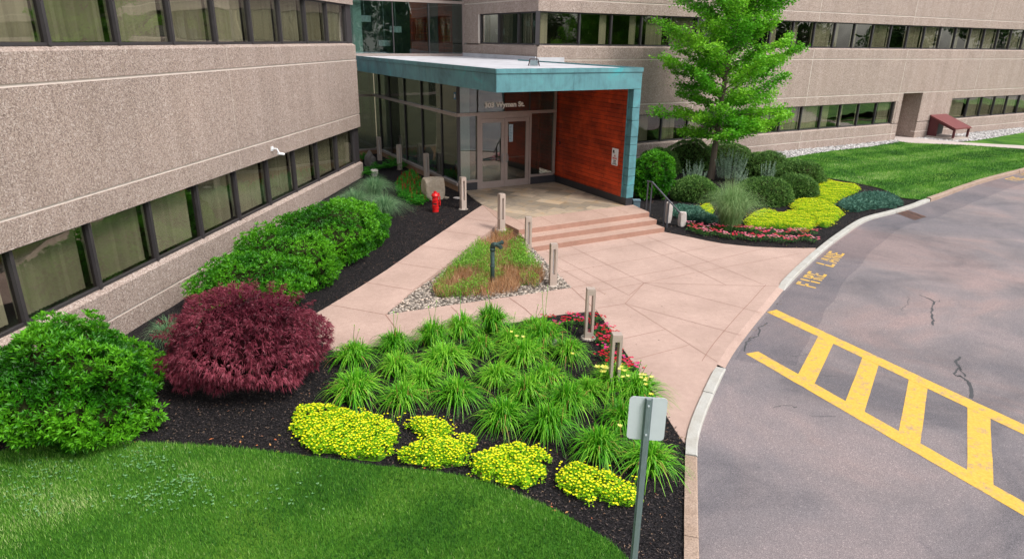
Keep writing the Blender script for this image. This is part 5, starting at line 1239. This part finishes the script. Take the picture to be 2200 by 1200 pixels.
# ---- mat plants from outlines
def inpoly(P, poly):
    x, y = P[:, 0], P[:, 1]; c = np.zeros(len(P), bool); n = len(poly)
    for i in range(n):
        x0, y0 = poly[i]; x1, y1 = poly[(i+1) % n]; k = ((y0 > y) != (y1 > y)) & (x < (x1-x0)*(y-y0)/((y1-y0) if y1 != y0 else 1e-9)+x0); c ^= k
    return c
def edged(P, poly):
    d = np.full(len(P), 1e9); n = len(poly)
    for i in range(n):
        a = np.array(poly[i]); b_ = np.array(poly[(i+1) % n]); ab = b_-a; t = np.clip(((P-a)@ab)/(ab@ab+1e-9), 0, 1); d = np.minimum(d, np.linalg.norm(P-(a+t[:, None]*ab), axis=1))
    return d
def rand_in(poly, dens_):
    q = np.array(poly); lo, hi = q.min(0), q.max(0); n = int(dens_*np.prod(hi-lo)); P = lo+rng.random((n, 2))*(hi-lo); return P[inpoly(P, poly)]
def lumpxy(P, seed, f=4):
    r_ = np.random.default_rng(seed); o_ = np.zeros(len(P))
    for k in range(10): a = r_.random()*6.28; w2 = f*(1+k*.35); o_ += np.sin(P@np.array([math.cos(a), math.sin(a)])*w2+r_.random()*6)/(1+.3*k)
    return o_/4
def lift(poly_px, k, ox, oy, zmid, z0=0):
    Q_ = sc(poly_px, k, ox, oy); y0 = min(q[1] for q in Q_); y1 = max(q[1] for q in Q_)
    return [at2(*p, zmid*1.9*(1-(p[1]-y0)/(y1-y0))+.015) for p in Q_]
def rag_in(P, poly, seed, a=.11):
    o1 = np.stack([lumpxy(P, seed+1, 22), lumpxy(P, seed+2, 22)], 1)*a*1.6; return inpoly(P+o1, poly)
def mat_h(P, poly, H_, seed):
    d = edged(P, poly); return H_*(.35+.65*(1-np.exp(-d/.06)))*(1+.22*lumpxy(P, seed, 6)+.30*lumpxy(P, seed+5, 17))
def mat_plant(name, poly, H_, label, cat_, group, kind, seed=1, zf=lambda x, y: 0.0, dens_=900, root=None):
    P = rand_in(poly, dens_); d = edged(P, poly); kk = rag_in(P, poly, seed); P = P[kk]; h = mat_h(P, poly, H_, seed); z0 = np.array([zf(*p) for p in P])
    c = np.array(poly).mean(0); loc = (c[0], c[1], float(zf(*c))); root = thing(name, loc, label, cat_, group)
    mb = MB()
    # soft body under the leaves
    bp = MB(); zfun = lambda x, y: zf(x, y)+(H_*.55*(1-math.exp(-float(edged(np.array([[x, y]]), poly)[0])/.12)))-.055 if True else 0
    bp.sheet(poly, zfun, step=.09); mb.V.append(bp.V[0]); mb.T.append(np.full(len(bp.V[0]), .05)); mb.F += [(f+mb.n, 0) for f, _ in bp.F]; mb.n += len(bp.V[0])
    P3 = np.concatenate([P, (z0+h)[:, None]], 1); n = len(P3)
    if kind == 'sedum':
        for j in range(5): leaves_up(mb, P3-[0, 0, .01]+rng.normal(size=(n, 3))*.012, rng.normal(size=(n, 3))*[1, 1, .35]+[0, 0, .25], .038, .018, np.clip(.45+.2*rng.normal(size=n), 0, 1))
        mb.build('foliage', LEAF_SED, root); mf = MB(); gx, gy = np.meshgrid(np.arange(-20, 40, .05), np.arange(0, 60, .044)); gx = gx+.025*(np.arange(gx.shape[0]) % 2)[:, None]; lo_ = np.array(poly).min(0); hi_ = np.array(poly).max(0); gm = (gx > lo_[0]) & (gx < hi_[0]) & (gy > lo_[1]) & (gy < hi_[1]); Q2 = np.stack([gx[gm], gy[gm]], 1); Q2 = Q2+rng.normal(size=Q2.shape)*.009; Q2 = Q2[rag_in(Q2, poly, seed)]; Q2 = Q2[rng.random(len(Q2)) < .86]; Q = np.concatenate([Q2, (mat_h(Q2, poly, H_, seed)+.028+np.array([zf(*p) for p in Q2]))[:, None]], 1); m_ = len(Q); tn = rng.random(m_)
        for j in range(5):
            a = 2*math.pi*j/5+tn*6; D = np.stack([np.cos(a), np.sin(a), np.full(m_, .35)], 1); leaves_up(mf, Q, D, .021*(.8+.4*tn), .016, tn)
        mf.build('flowers', PET_SED, root)
    elif kind == 'juniper':
        for j in range(3):
            D = rng.normal(size=(n, 3))*[1, 1, .3]+[.3, -.2, .35]; leaves(mb, P3+rng.normal(size=(n, 3))*.02, D,   .13*rng.uniform(.6, 1.2, n), .022, np.clip(.45+.28*rng.normal(size=n), 0, 1))
        mb.build('foliage', LEAF_JUN, root)
    elif kind == 'astilbe':
        for j in range(6): leaves_up(mb, P3+rng.normal(size=(n, 3))*.03, rng.normal(size=(n, 3))*[1, 1, .4]+[0, 0, .2], .075, .035, np.clip(.5+.22*rng.normal(size=n), 0, 1))
        mb.build('foliage', LEAF_FERN, root); mf = MB(); pick = rng.random(n) < .03; Q = P3[pick]
        for t in np.linspace(0, 1, 8): m_ = len(Q); leaves(mf, np.repeat(Q, 3, 0)+[0, 0, t*.20], rng.normal(size=(3*m_, 3))+[0, 0, .8], .05*(1.15-t), .025, rng.random(3*m_))
        mf.build('flowers', PET_ASTI, root)
    return root
SEDG = 'golden sedum cushions'
S1 = [(0, 500), (80, 490), (160, 500), (240, 520), (330, 540), (420, 575), (455, 615), (440, 690), (410, 745), (370, 772), (250, 757), (120, 738), (40, 722), (20, 690), (-5, 655), (-38, 610), (-20, 530)]
S2 = [(462, 592), (510, 550), (590, 543), (655, 568), (688, 602), (680, 650), (700, 668), (712, 635), (760, 638), (800, 655), (798, 690), (762, 720), (755, 790), (650, 805), (540, 792), (450, 768), (440, 715), (520, 688), (570, 672), (556, 650), (520, 620)]
S3 = [(765, 738), (850, 688), (910, 662), (980, 660), (1080, 685), (1130, 742), (1105, 790), (1085, 870), (1010, 900), (930, 880), (830, 850), (762, 822)]
S4 = [(1150, 808), (1190, 756), (1240, 746), (1350, 786), (1430, 828), (1500, 872), (1540, 950), (1515, 978), (1470, 990), (1340, 942), (1290, 960), (1230, 930), (1190, 885), (1150, 868)]
for i, (pp_, lab) in enumerate(((S1, 'largest golden sedum cushion, leftmost in the front bed'), (S2, 'crescent-shaped golden sedum with a mulch gap inside'), (S3, 'golden sedum cushion third from the left in the front bed'), (S4, 'golden sedum cushion beside the signpost'))):
    mat_plant('golden_sedum', [tuple(q) for q in lift(pp_, 2.0686, 640, 620, .09)], .145, lab, 'sedum', SEDG, 'sedum', 60+i, dens_=1100)
RS1 = [(870, 720), (940, 660), (1020, 632), (1100, 645), (1160, 660), (1230, 640), (1330, 650), (1440, 700), (1440, 760), (1405, 795), (1250, 772), (1100, 762), (900, 775)]
RS2 = [(1240, 625), (1235, 595), (1290, 550), (1390, 545), (1500, 560), (1590, 600), (1668, 662), (1620, 700), (1555, 765), (1450, 745), (1400, 690), (1330, 650)]
RS3 = [(1395, 530), (1420, 460), (1490, 400), (1560, 405), (1640, 425), (1760, 435), (1795, 470), (1740, 505), (1680, 525), (1620, 560), (1580, 590), (1500, 560)]
RS4 = [(512, 610), (560, 585), (620, 590), (640, 640), (620, 672), (560, 668), (520, 650)]
for i, (pp_, lab) in enumerate(((RS1, 'golden sedum drift right of the fountain grass, above the pink flowers'), (RS2, 'golden sedum drift in front of the yew mounds, nearest the kerb'), (RS3, 'golden sedum drift reaching the lawn'), (RS4, 'small golden sedum tuft left of the fountain grass'))):
    mat_plant('golden_sedum', [at2(*p, .06) for p in sc(pp_, 3.6667, 1360, 280)], .15, lab, 'sedum', SEDG, 'sedum', 70+i, dens_=700)
JN1 = [(1595, 600), (1640, 560), (1720, 520), (1800, 485), (1880, 478), (1980, 480), (2060, 510), (2110, 560), (2105, 600), (2020, 605), (1900, 620), (1780, 645), (1680, 640), (1640, 625)]
JN2 = [(310, 600), (340, 575), (420, 580), (510, 590), (560, 640), (650, 700), (660, 745), (560, 720), (480, 705), (420, 690), (320, 670)]
mat_plant('juniper', lift(JN1, 3.6667, 1360, 280, .10), .17, 'blue-green spreading juniper between the sedum and the kerb', 'juniper', 'spreading junipers of the right bed', 'juniper', 80, dens_=700)
mat_plant('juniper', lift(JN2, 3.6667, 1360, 280, .10), .16, 'blue-green spreading juniper behind the granite posts', 'juniper', 'spreading junipers of the right bed', 'juniper', 81, dens_=900)
AST = [(850, 395), (868, 372), (890, 368), (905, 385), (915, 405), (922, 425), (905, 438), (885, 436), (868, 428), (855, 415)]
mat_plant('astilbe_patch', [at2(*p, lambda x, y: h_left(x, y)+.10) for p in AST], .17, 'leafy patch with dark red plumes left of the tan boulder', 'plant', None, 'astilbe', 85, zf=h_left, dens_=420)

# ---- grasses
def grass(loc, spread, h, n, mat, lab, seed, group='fountain grass clumps', wd=.008, up=.95, arch=1.1, name='fountain_grass', b=.1):
    root = thing(name, loc, lab, 'ornamental grass', group); mb = MB(); blades(mb, n, spread, h, wd, seed, arch=arch, seg=6, base=b, up=up); mb.build('blades', mat, root, world=False); return root
grass(tuple(at(1567, 492, 0)), 1.12, 1.95, 2000, LEAF_GRASS, 'tall pale green fountain grass in the right bed, centre', 91, wd=.010, arch=.75, b=.2)
for px, s_, h_, lab, sd_ in (((764, 446), 1.0, .85, 'blue-green fountain grass nearest the left wing wall', 92), ((826, 462), 1.02, .92, 'blue-green fountain grass in front, next to the hedge', 93), ((806, 418), 1.0, .9, 'blue-green fountain grass behind, next to the ferns', 94)):
    grass(tuple(at(*px, h_left)), s_, h_, 900, LEAF_BLUE, lab, sd_, wd=.010, arch=1.25, b=.14)
for loc, lab, sd_ in (((-6.5, 11.6, 0), 'blue-green fountain grass showing behind the red maple, nearer clump', 95), ((-6.1, 12.5, 0), 'blue-green fountain grass behind the red maple, next to the hedge', 96)):
    grass(loc, .65, .75, 420, LEAF_BLUE, lab, sd_, wd=.010, arch=1.1)
# silver spiky plants
def silver(px, w_, h_, n, lab, seed):
    p = at(*px, 0); root = thing('silver_sage', tuple(p), lab, 'shrub', 'silver leaved plants under the ginkgo'); mb = MB(); r_ = np.random.default_rng(seed)
    for i in range(n):
        a = r_.random()*6.28; q = w_*r_.random()**.7; hh = h_*(.6+.5*r_.random()); b0 = np.array([q*.6*math.cos(a), q*.6*math.sin(a), 0]); b1 = np.array([q*math.cos(a), q*math.sin(a), hh])
        t = np.linspace(.15, 1, 26)[:, None]; P = b0+(b1-b0)*t; P = np.repeat(P, 3, 0); leaves(mb, P, r_.normal(size=P.shape)*[1, 1, .5]+[0, 0, .7], .065*(1.25-.7*np.repeat(t[:, 0], 3)), .02, np.clip(.5+.2*r_.normal(size=len(P)), 0, 1))
    mb.build('foliage', LEAF_ART, root, world=False)
silver((1490, 400), .55, 1.0, 46, 'silver spikes rising behind the left yew mound', 1)
silver((1566, 388), .75, 1.25, 80, 'large silver sage right of the ginkgo trunk', 2)
silver((1645, 398), .35, .95, 26, 'silver spikes between the right yew mounds', 3)
silver((1590, 405), .35, .7, 24, 'short silver plant above the fountain grass', 4)
# ferns
def fern(px, lab, seed, s_=.45, z=None):
    p = at(*px, h_left); root = thing('fern', tuple(p), lab, 'fern', 'ferns along the side glazing'); mb = MB(); r_ = np.random.default_rng(seed)
    for i in range(22):
        a = r_.random()*6.28; el = r_.uniform(.5, 1.2); t = np.linspace(.1, 1, 18); x = s_*t*math.cos(el)*1.4; z_ = s_*1.3*(t*math.sin(el)-.45*t**2.4)
        P = np.stack([x*math.cos(a), x*math.sin(a), z_+.02], 1); sd2 = np.array([-math.sin(a), math.cos(a), 0])
        for sg_ in (-1, 1): leaves_up(mb, P, np.repeat((sd2*sg_+np.array([math.cos(a), math.sin(a), 0])*.4)[None], 18, 0), .14*(1.15-t)*np.minimum(1, t*4), .035, np.clip(.5+.2*r_.normal(size=18), 0, 1))
    mb.build('fronds', LEAF_FERN, root, world=False)
for i, (px, lab) in enumerate((((782, 345), 'fern against the left wing corner'), ((790, 378), 'fern below the dark grey rock'), ((815, 366), 'fern at the foot of the farthest bollard'), ((835, 364), 'fern between the two farthest bollards'), ((862, 362), 'fern right behind the second bollard'), ((846, 352), 'fern close to the stone base of the glazing'), ((872, 356), 'bright fern right of the second bollard'))): fern(px, lab, 100+i, .5)
# ---- bedding flowers
def vinca(seed, mat):
    root = thing('bedding_flower', (0, 0, 0), 'x', 'flower', 'small bedding flowers edging the beds'); mb = MB(); n = 60
    P = rng.normal(size=(n, 3))*[.07, .07, .0]+[0, 0, .03]+rng.random((n, 1))*[[0, 0, .10]]; leaves_up(mb, P, rng.normal(size=(n, 3))*[1, 1, .3]+[0, 0, .2], .055, .026, np.clip(.5+.2*rng.normal(size=n), 0, 1)); mb.build('foliage', LEAF_VINCA, root, world=False)
    mf = MB(); k = 9; base = rng.random()*.75
    for i in range(k):
        c = np.array([rng.normal()*.075, rng.normal()*.075, .14+rng.random()*.04]); a = np.arange(5)*1.2566; D = np.stack([np.cos(a), np.sin(a), np.full(5, .15)], 1); leaves_up(mf, np.repeat(c[None], 5, 0), D, .036, .032, np.clip(base+rng.normal()*.08, 0, 1))
    mf.build('petals', mat, root, world=False); return root
VR = [vinca(k, PET_RED) for k in range(5)]; VP = [vinca(k, PET_PINK) for k in range(4)]
cnt = {'r': 0, 'p': 0}
def put(kind, p, lab, sca=1):
    src = (VR if kind == 'r' else VP); i = cnt[kind]; cnt[kind] += 1
    if i < len(src): src[i].location = p; src[i]['label'] = lab; src[i].scale = (sca,)*3
    else: copy_tree(src[i % len(src)], p, random.random()*6.28, sca, lab)
vz = [(0, 340), (80, 400), (145, 370), (215, 385), (230, 320), (340, 385), (300, 350), (425, 320), (480, 345), (440, 475), (500, 440), (570, 430), (575, 490), (500, 550), (560, 560), (600, 590), (560, 640), (545, 710), (585, 745), (630, 700), (690, 690), (700, 730), (625, 785), (685, 790), (770, 780), (800, 820), (860, 825), (690, 850), (640, 520)]
for i, (x, y) in enumerate(vz): put('r', tuple(at(1180+x/4.608, 610+y/4.608, .08)-[0, 0, .08]), 'red and magenta bedding flower at the plaza corner by the two open bollards', .95)
for i in range(46):
    x = 450+960*(i % 23)/22+random.uniform(-18, 18); row = i//23; yb = np.interp(x, [430, 640, 820, 1000, 1300, 1450], [790, 815, 838, 862, 868, 862]); y = yb+(-46 if row else 6)+random.uniform(-14, 10)
    if x < 620 and row: y += 16
    put('p', tuple(at(1360+x/3.6667, 280+y/3.6667, .05)-[0, 0, .05]), 'pink and red bedding flower in the row along the right bed edge', 1.15)

# ---- weedy triangle
def tri_rand(n, poly): P = rand_in(poly, n); return P
WP_ = [(1000/1, 0)]
weeds_px = sc([(500, 120), (560, 90), (640, 110), (760, 200), (900, 310), (980, 480), (1060, 600), (1200, 700), (1260, 850), (1150, 990), (900, 940), (820, 1070), (560, 1100), (380, 1150), (200, 1130), (0, 1150), (-260, 1160), (-480, 1130), (-520, 1060), (-380, 860), (-260, 700), (-60, 560), (160, 420), (250, 300), (400, 260), (440, 170)], 7.5, 1000, 480)
wpoly = [at2(*p, lambda x, y: h_tri(x, y)+.1) for p in weeds_px]
P = rand_in(wpoly, 420); z0 = np.array([h_tri(*p) for p in P]); ln = lumpxy(P, 5, 2.2); c = np.array(wpoly).mean(0)
rt = thing('weed_patch', (c[0], c[1], 0.05), 'patch of green weeds and dry brown stems filling the gravel triangle', 'weeds'); rt['kind'] = 'stuff'
mb = MB(); G = P[ln > -.15]; zg = z0[ln > -.15]
for j in range(10): m_ = len(G); t = j/9; leaves(mb, np.concatenate([G+rng.normal(size=G.shape)*.03, (zg+.03+.27*t*(1+.3*np.sin(G[:, 0]*5)))[:, None]], 1), rng.normal(size=(m_, 3))+[0, 0, .7], .055, .016, np.clip(.5+.2*rng.normal(size=m_)+(.1*t), 0, 1))
o1 = mb.build('green_weeds', LEAF_WEED, rt); o1['kind'] = 'stuff'
mb = MB(); P2 = rand_in(wpoly, 1500); l2_ = lumpxy(P2, 5, 2.2); P2 = P2[(l2_ < .18)]; z2 = np.array([h_tri(*p) for p in P2]); m_ = len(P2)
leaves(mb, np.concatenate([P2, z2[:, None]], 1), rng.normal(size=(m_, 3))*.3+[0, 0, 1],   .34*rng.uniform(.5, 1.1, m_), .009, rng.random(m_)); o1 = mb.build('dry_stems', DRY, rt); o1['kind'] = 'stuff'

# ---- pebbles
def pebbles(name, polys, dens_, r0, r1, mat, zf, lab, cat_='gravel'):
    import bmesh
    bm = bmesh.new(); bmesh.ops.create_icosphere(bm, subdivisions=1, radius=1); d = np.array([v.co[:] for v in bm.verts]); f = np.array([[x.index for x in q.verts] for q in bm.faces]); bm.free()
    mb = MB()
    for poly in polys:
        P = rand_in(poly, dens_); n = len(P); z = np.array([zf(*p) for p in P]); r_ = rng.uniform(r0, r1, n); sc3 = np.stack([r_*rng.uniform(.8, 1.3, n), r_*rng.uniform(.6, 1, n), r_*rng.uniform(.35, .7, n)], 1)
        a = rng.random(n)*6.28; V = d[None]*sc3[:, None]; x = V[..., 0]*np.cos(a)[:, None]-V[..., 1]*np.sin(a)[:, None]; y = V[..., 0]*np.sin(a)[:, None]+V[..., 1]*np.cos(a)[:, None]
        V = np.stack([x+P[:, :1], y+P[:, 1:], V[..., 2]+z[:, None]+r_[:, None]*.3], -1).reshape(-1, 3); F_ = (f[None]+(np.arange(n)*len(d))[:, None, None]).reshape(-1, 3); mb.add(V, F_, 0, np.repeat(rng.random(n), len(d)))
    return tag(mb.build(name, mat, smooth=True), lab, cat_, kind='stuff')
pebbles('river_stones', [tri], 520, .022, .045, ROCKP, h_tri, 'rounded river stones filling the triangular bed', 'gravel')
pebbles('gravel', [[tuple(rw(15.3, .02)), gs[0]]+gs[1:]+[at2(1926, 297), tuple(rw(26.3, .02))], [tuple(rw(28.5, .02)), at2(1960, 296)]+gs2+[tuple(e_+RU*3), tuple(rw(44, .02))]], 130, .04, .08, ROCKG, lambda x, y: -.01, 'pale gravel strip along the foot of the right wing', 'gravel')

# ---- bark chips on the mulch
mb = MB()
def chips(poly, dens_, zf, size=.035):
    P = rand_in(poly, dens_); n = len(P); z = np.array([zf(*p) for p in P])+.012+rng.random(n)*.012; D = rng.normal(size=(n, 3))*[1, 1, .25]; leaves_up(mb, np.concatenate([P, z[:, None]], 1), D, size*rng.uniform(.5, 1.5, n), size*.42, rng.random(n)**1.3)
vis = [at2(*p) for p in ((-40, 985), (60, 955), (330, 945), (640, 970), (900, 1000), (1120, 1060), (1290, 1140), (1400, 1230), (1478, 1230), (1478, 960), (1370, 800), (1270, 672), (1150, 690), (830, 745), (700, 745), (650, 700), (560, 700), (300, 800), (-60, 880))]
chips(vis, 950, lambda x, y: -.01)
lv_ = [at2(*p, h_left) for p in ((650, 690), (770, 617), (900, 530), (1036, 441), (1004, 415), (930, 400), (860, 450), (840, 520), (690, 640), (600, 670))]
chips(lv_, 700, h_left, .038)
chips(rbed, 150, lambda x, y: 0, .05)
tag(mb.build('bark_chips', CHIPM), 'dark shredded bark chips covering the planting beds', 'bark mulch', kind='stuff')
# fallen leaves / twigs near lawn edge
mb = MB(); P = []
for i in range(46): x = random.uniform(60, 1250); y = np.interp(x, [p[0] for p in lawn_px], [p[1] for p in lawn_px])-abs(random.gauss(8, 14)); P.append(at(x, y, .02))
P = np.array(P); leaves_up(mb, P, rng.normal(size=P.shape)*[1, 1, .1], .06*rng.uniform(.6, 1.3, len(P)), .028, rng.random(len(P)))
tag(mb.build('fallen_leaves', foliage('fallen_leaf', [(0, srgb(120, 128, 60)), (.5, srgb(176, 130, 80)), (1, srgb(190, 84, 50))], .8, .1)), 'dry fallen leaves scattered on the mulch along the lawn edge', 'fallen leaves', kind='stuff')

# ---- grass blades
def turf(poly, dens_, h, wd, name, lab, seed, zf=lambda x, y: LWN_Z, far_=None, stripe=None):
    P = rand_in(poly, dens_)
    if far_ is not None: P = P[far_(P)]
    n = len(P); ln = lumpxy(P, seed, 1.1)+.5*lumpxy(P, seed+3, 3.1); st = 0 if stripe is None else .20*np.tanh(3*np.sin((P@RN+.35*lumpxy(P, 4, .5))*2*math.pi/stripe)); dry_ = np.clip(lumpxy(P, seed+9, 2.3)-.62, 0, 1)*.55; tn = np.clip(.42+.34*ln+.14*lumpxy(P, seed+11, .45)+rng.normal(size=n)*.19+st+dry_, 0, 1)
    a = rng.random(n)*6.28; lean = rng.random(n)*.75; hh = h*rng.uniform(.6, 1.2, n)*(1+.15*ln); sx = np.stack([np.cos(a), np.sin(a)], 1); sd2 = np.stack([-np.sin(a), np.cos(a)], 1)*wd/2
    B0 = np.concatenate([P-sd2, np.full((n, 1), LWN_Z-.005)], 1); B1 = np.concatenate([P+sd2, np.full((n, 1), LWN_Z-.005)], 1); T_ = np.concatenate([P+sx*(hh*lean)[:, None], (LWN_Z+hh)[:, None]], 1)
    mb = MB(); V = np.stack([B0, B1, T_], 1).reshape(-1, 3); mb.add(V, np.arange(3*n).reshape(n, 3), 0, np.repeat(tn, 3))
    return tag(mb.build(name, TURF), lab, 'grass', kind='stuff')
le = [tuple(p) for p in lawn_edge]
nearlawn = [p for p in le if p[1] > 4.6]+[(1.6, 4.6), (-9, 4.6), (-9, 8.4)]
turf(nearlawn, 5200, .05, .0085, 'grass', 'short green grass of the front lawn at the lower left', 5)
fl = [p for p in lr if True]
farlawn = lr+[tuple(pe+pd*5)]+pl[::-1]+gs[::-1][1:]
farlawn = [p for p in farlawn if p[0] < 45]
turf(farlawn, 330, .07, .022, 'grass', 'mown green grass of the lawn between the right wing and the drive', 9, stripe=2.6)

# ---- ginkgo
def ginkgo():
    b0 = at(1527, 384, 0); root = thing('ginkgo_tree', tuple(b0), 'young ginkgo tree with bright green crown before the right wing', 'tree')
    r_ = random.Random(11); H_ = 9.6; tr = MB(); pts = [(0, 0, -.2), (.02, 0, 1.2), (.06, .02, 2.6), (.12, 0, 4.2), (.22, .05, 6.2), (.3, 0, 8.0), (.34, 0, H_)]; rd = [.16, .125, .11, .095, .07, .04, .012]
    tr.tube(pts, rd, 12); lf = MB(); P_ = []; D_ = []
    def trunk_at(z):
        for a, b_ in zip(pts[:-1], pts[1:]):
            if a[2] <= z <= b_[2]: t = (z-a[2])/(b_[2]-a[2]); return np.array(a)*(1-t)+np.array(b_)*t
        return np.array(pts[-1])
    nb = 80
    for i in range(nb):
        z = 1.65+(H_-2.0)*(i/nb)**1.05; a = i*2.399+r_.uniform(-.3, .3); prof = np.interp(z, [1.6, 2.6, 3.6, 5, 6.5, 8, 9.6], [2.2, 2.9, 3.05, 3.1, 2.8, 2.2, .6]); Lb = prof*r_.uniform(.55, 1.15)
        el = np.interp(z, [1.7, 3, 6, 9], [.0, .28, .6, .95])+r_.uniform(-.32, .34); s0 = trunk_at(z); d = np.array([math.cos(a)*math.cos(el), math.sin(a)*math.cos(el), math.sin(el)]); bp = [s0+d*Lb*t+np.array([0, 0, .10*Lb*t*t])+np.array([r_.gauss(0, .03) for _ in range(3)])*t for t in np.linspace(0, 1, 6)]
        tr.tube(bp, list(np.linspace(.032, .006, 6)), 6)
        subs = []
        for t in np.linspace(.22, 1, int(5+Lb*3.2)):
            k = t*5; j = min(4, int(k)); q = bp[j]*(1-(k-j))+bp[j+1]*(k-j); subs.append((q, d))
            if r_.random() < .85 and t < .95:
                aa = a+r_.choice((-1, 1))*r_.uniform(.5, 1.2); l2 = Lb*.36*r_.uniform(.5, 1.1)*(1.1-t*.5); d2 = np.array([math.cos(aa), math.sin(aa), r_.uniform(-.05, .45)]); tr.tube([q, q+d2*l2], [.010, .004], 4)
                for t2 in np.linspace(.25, 1, max(3, int(l2*7))): subs.append((q+d2*l2*t2, d2))
        for q, dd in subs:
            m_ = r_.randint(17, 28); P_.append(q+rng.normal(size=(m_, 3))*[.105, .105, .085]); D_.append(dd*.5+rng.normal(size=(m_, 3))+[0, 0, .25])
    P = np.concatenate(P_); D = nrm(np.concatenate(D_)); n = len(P)
    # fan shaped leaves
    S_ = nrm(np.cross(D, np.array([0, 0, 1.])+rng.normal(size=(n, 3))*.5)); L_ = rng.uniform(.06, .095, n)[:, None]; cl = .5+.32*np.sin(P[:, 0]*2.1+1)*np.sin(P[:, 2]*1.9)+.0
    T_ = np.clip(cl*.55+.15+.22*rng.random(n)+.12*(np.linalg.norm(P[:, :2], axis=1)/2.6), 0, 1)  # leaves darker toward the trunk: shade inside the crown put into the tint
    V = np.stack([P, P+D*L_*.75-S_*L_*.62, P+D*L_*1.02, P+D*L_*.75+S_*L_*.62], 1).reshape(-1, 3); lf.add(V, np.arange(4*n).reshape(n, 4), 0, np.repeat(T_, 4))
    tr.build('trunk', BARK, root, world=False); lf.build('crown', LEAF_GINK, root, world=False)
ginkgo()

# ---- woodland across the drive behind the viewer (only seen mirrored in the windows)
wd_ = MB(); wl = MB()
WP2 = [(-40+i*4.6, -30) for i in range(32)]+[(92, -24+i*5.0) for i in range(28)]
for x, y in WP2:
    x += random.uniform(-2, 2); y += random.uniform(-4, 4); h = random.uniform(9, 14); wl.tube([(x, y, -.2), (x+.2, y, h*.6)], [.25, .1], 7)
    for k in range(7):
        c = np.array([x+random.gauss(0, 1.6), y+random.gauss(0, 1.6), h*random.uniform(.35, .95)]); r_ = random.uniform(1.3, 2.4); m_ = 420; d = nrm(rng.normal(size=(m_, 3))); P = c+d*r_*(.75+.3*rng.random((m_, 1))); leaves(wd_, P, d+rng.normal(size=d.shape)*.8, .45, .3, np.clip(.35+.25*rng.normal(size=m_)+.2*d[:, 2], 0, 1))
rt = thing('woodland', (20, -30, 0), 'green woodland across the drive, mirrored in the window bands', 'woodland'); rt['kind'] = 'stuff'
a_ = wd_.build('foliage', foliage('woodland_leaf', [(0, srgb(28, 60, 18)), (.5, srgb(56, 100, 34)), (1, srgb(110, 150, 56))], .6, .2), rt); a_['kind'] = 'stuff'
a_ = wl.build('trunks', BARK, rt); a_['kind'] = 'stuff'

# ---- stray litter on the paving and grit in the gutter
mb = MB(); P = []
for i in range(90):
    k = random.randrange(60, len(inner)-40); a = inner[k]; d = inner[k+1]-inner[k]; d = d/np.linalg.norm(d); q = a+np.array([d[1], -d[0]])*(.2+abs(random.gauss(0, .10))); P.append((q[0], q[1], ROADZ+.008))
for i in range(60): p = at(random.uniform(1150, 1640), random.uniform(530, 760), .006); P.append(tuple(p)) if inpoly(np.array([p[:2]]), plaza)[0] else None
for q in [bed_edge, rb_edge]:
    for i in range(60):
        k = random.randrange(len(q)-1); t = random.random(); px = (q[k][0]*(1-t)+q[k+1][0]*t+random.gauss(0, 5), q[k][1]*(1-t)+q[k+1][1]*t+random.gauss(0, 3)); P.append(tuple(at(*px, .008)))
P = np.array(P); leaves_up(mb, P, rng.normal(size=P.shape)*[1, 1, .05], .035*rng.uniform(.4, 1.5, len(P)), .02, rng.random(len(P)))
tag(mb.build('stray_litter', foliage('litter', [(0, srgb(40, 34, 32)), (.5, srgb(110, 88, 66)), (1, srgb(170, 140, 100))], .9, 0)), 'stray bark bits and dry leaves on the paving and in the gutter', 'litter', kind='stuff')

# clover scattered through the front lawn
mb = MB(); P = []
for cx, cy, n_, sx, sy in ((100, 1010, 60, 90, 30), (300, 990, 70, 60, 30), (330, 1060, 90, 110, 28), (390, 1030, 60, 60, 22), (60, 1080, 40, 60, 30), (560, 1060, 40, 120, 40)):
    for i in range(n_): P.append(at(random.gauss(cx, sx*.6), random.gauss(cy, sy*.6), .055))
P = np.array([p for p in P if inpoly(np.array([p[:2]]), nearlawn)[0]])
for j in range(3): a = j*2.09+rng.random(len(P)); leaves_up(mb, P, np.stack([np.cos(a), np.sin(a), np.full(len(P), .2)], 1), .022, .022, rng.random(len(P)))
tag(mb.build('clover', foliage('clover_leaf', [(0, srgb(70, 130, 66)), (1, srgb(136, 178, 128))], .6, .2)), 'pale clover leaves scattered through the front lawn', 'clover', kind='stuff')
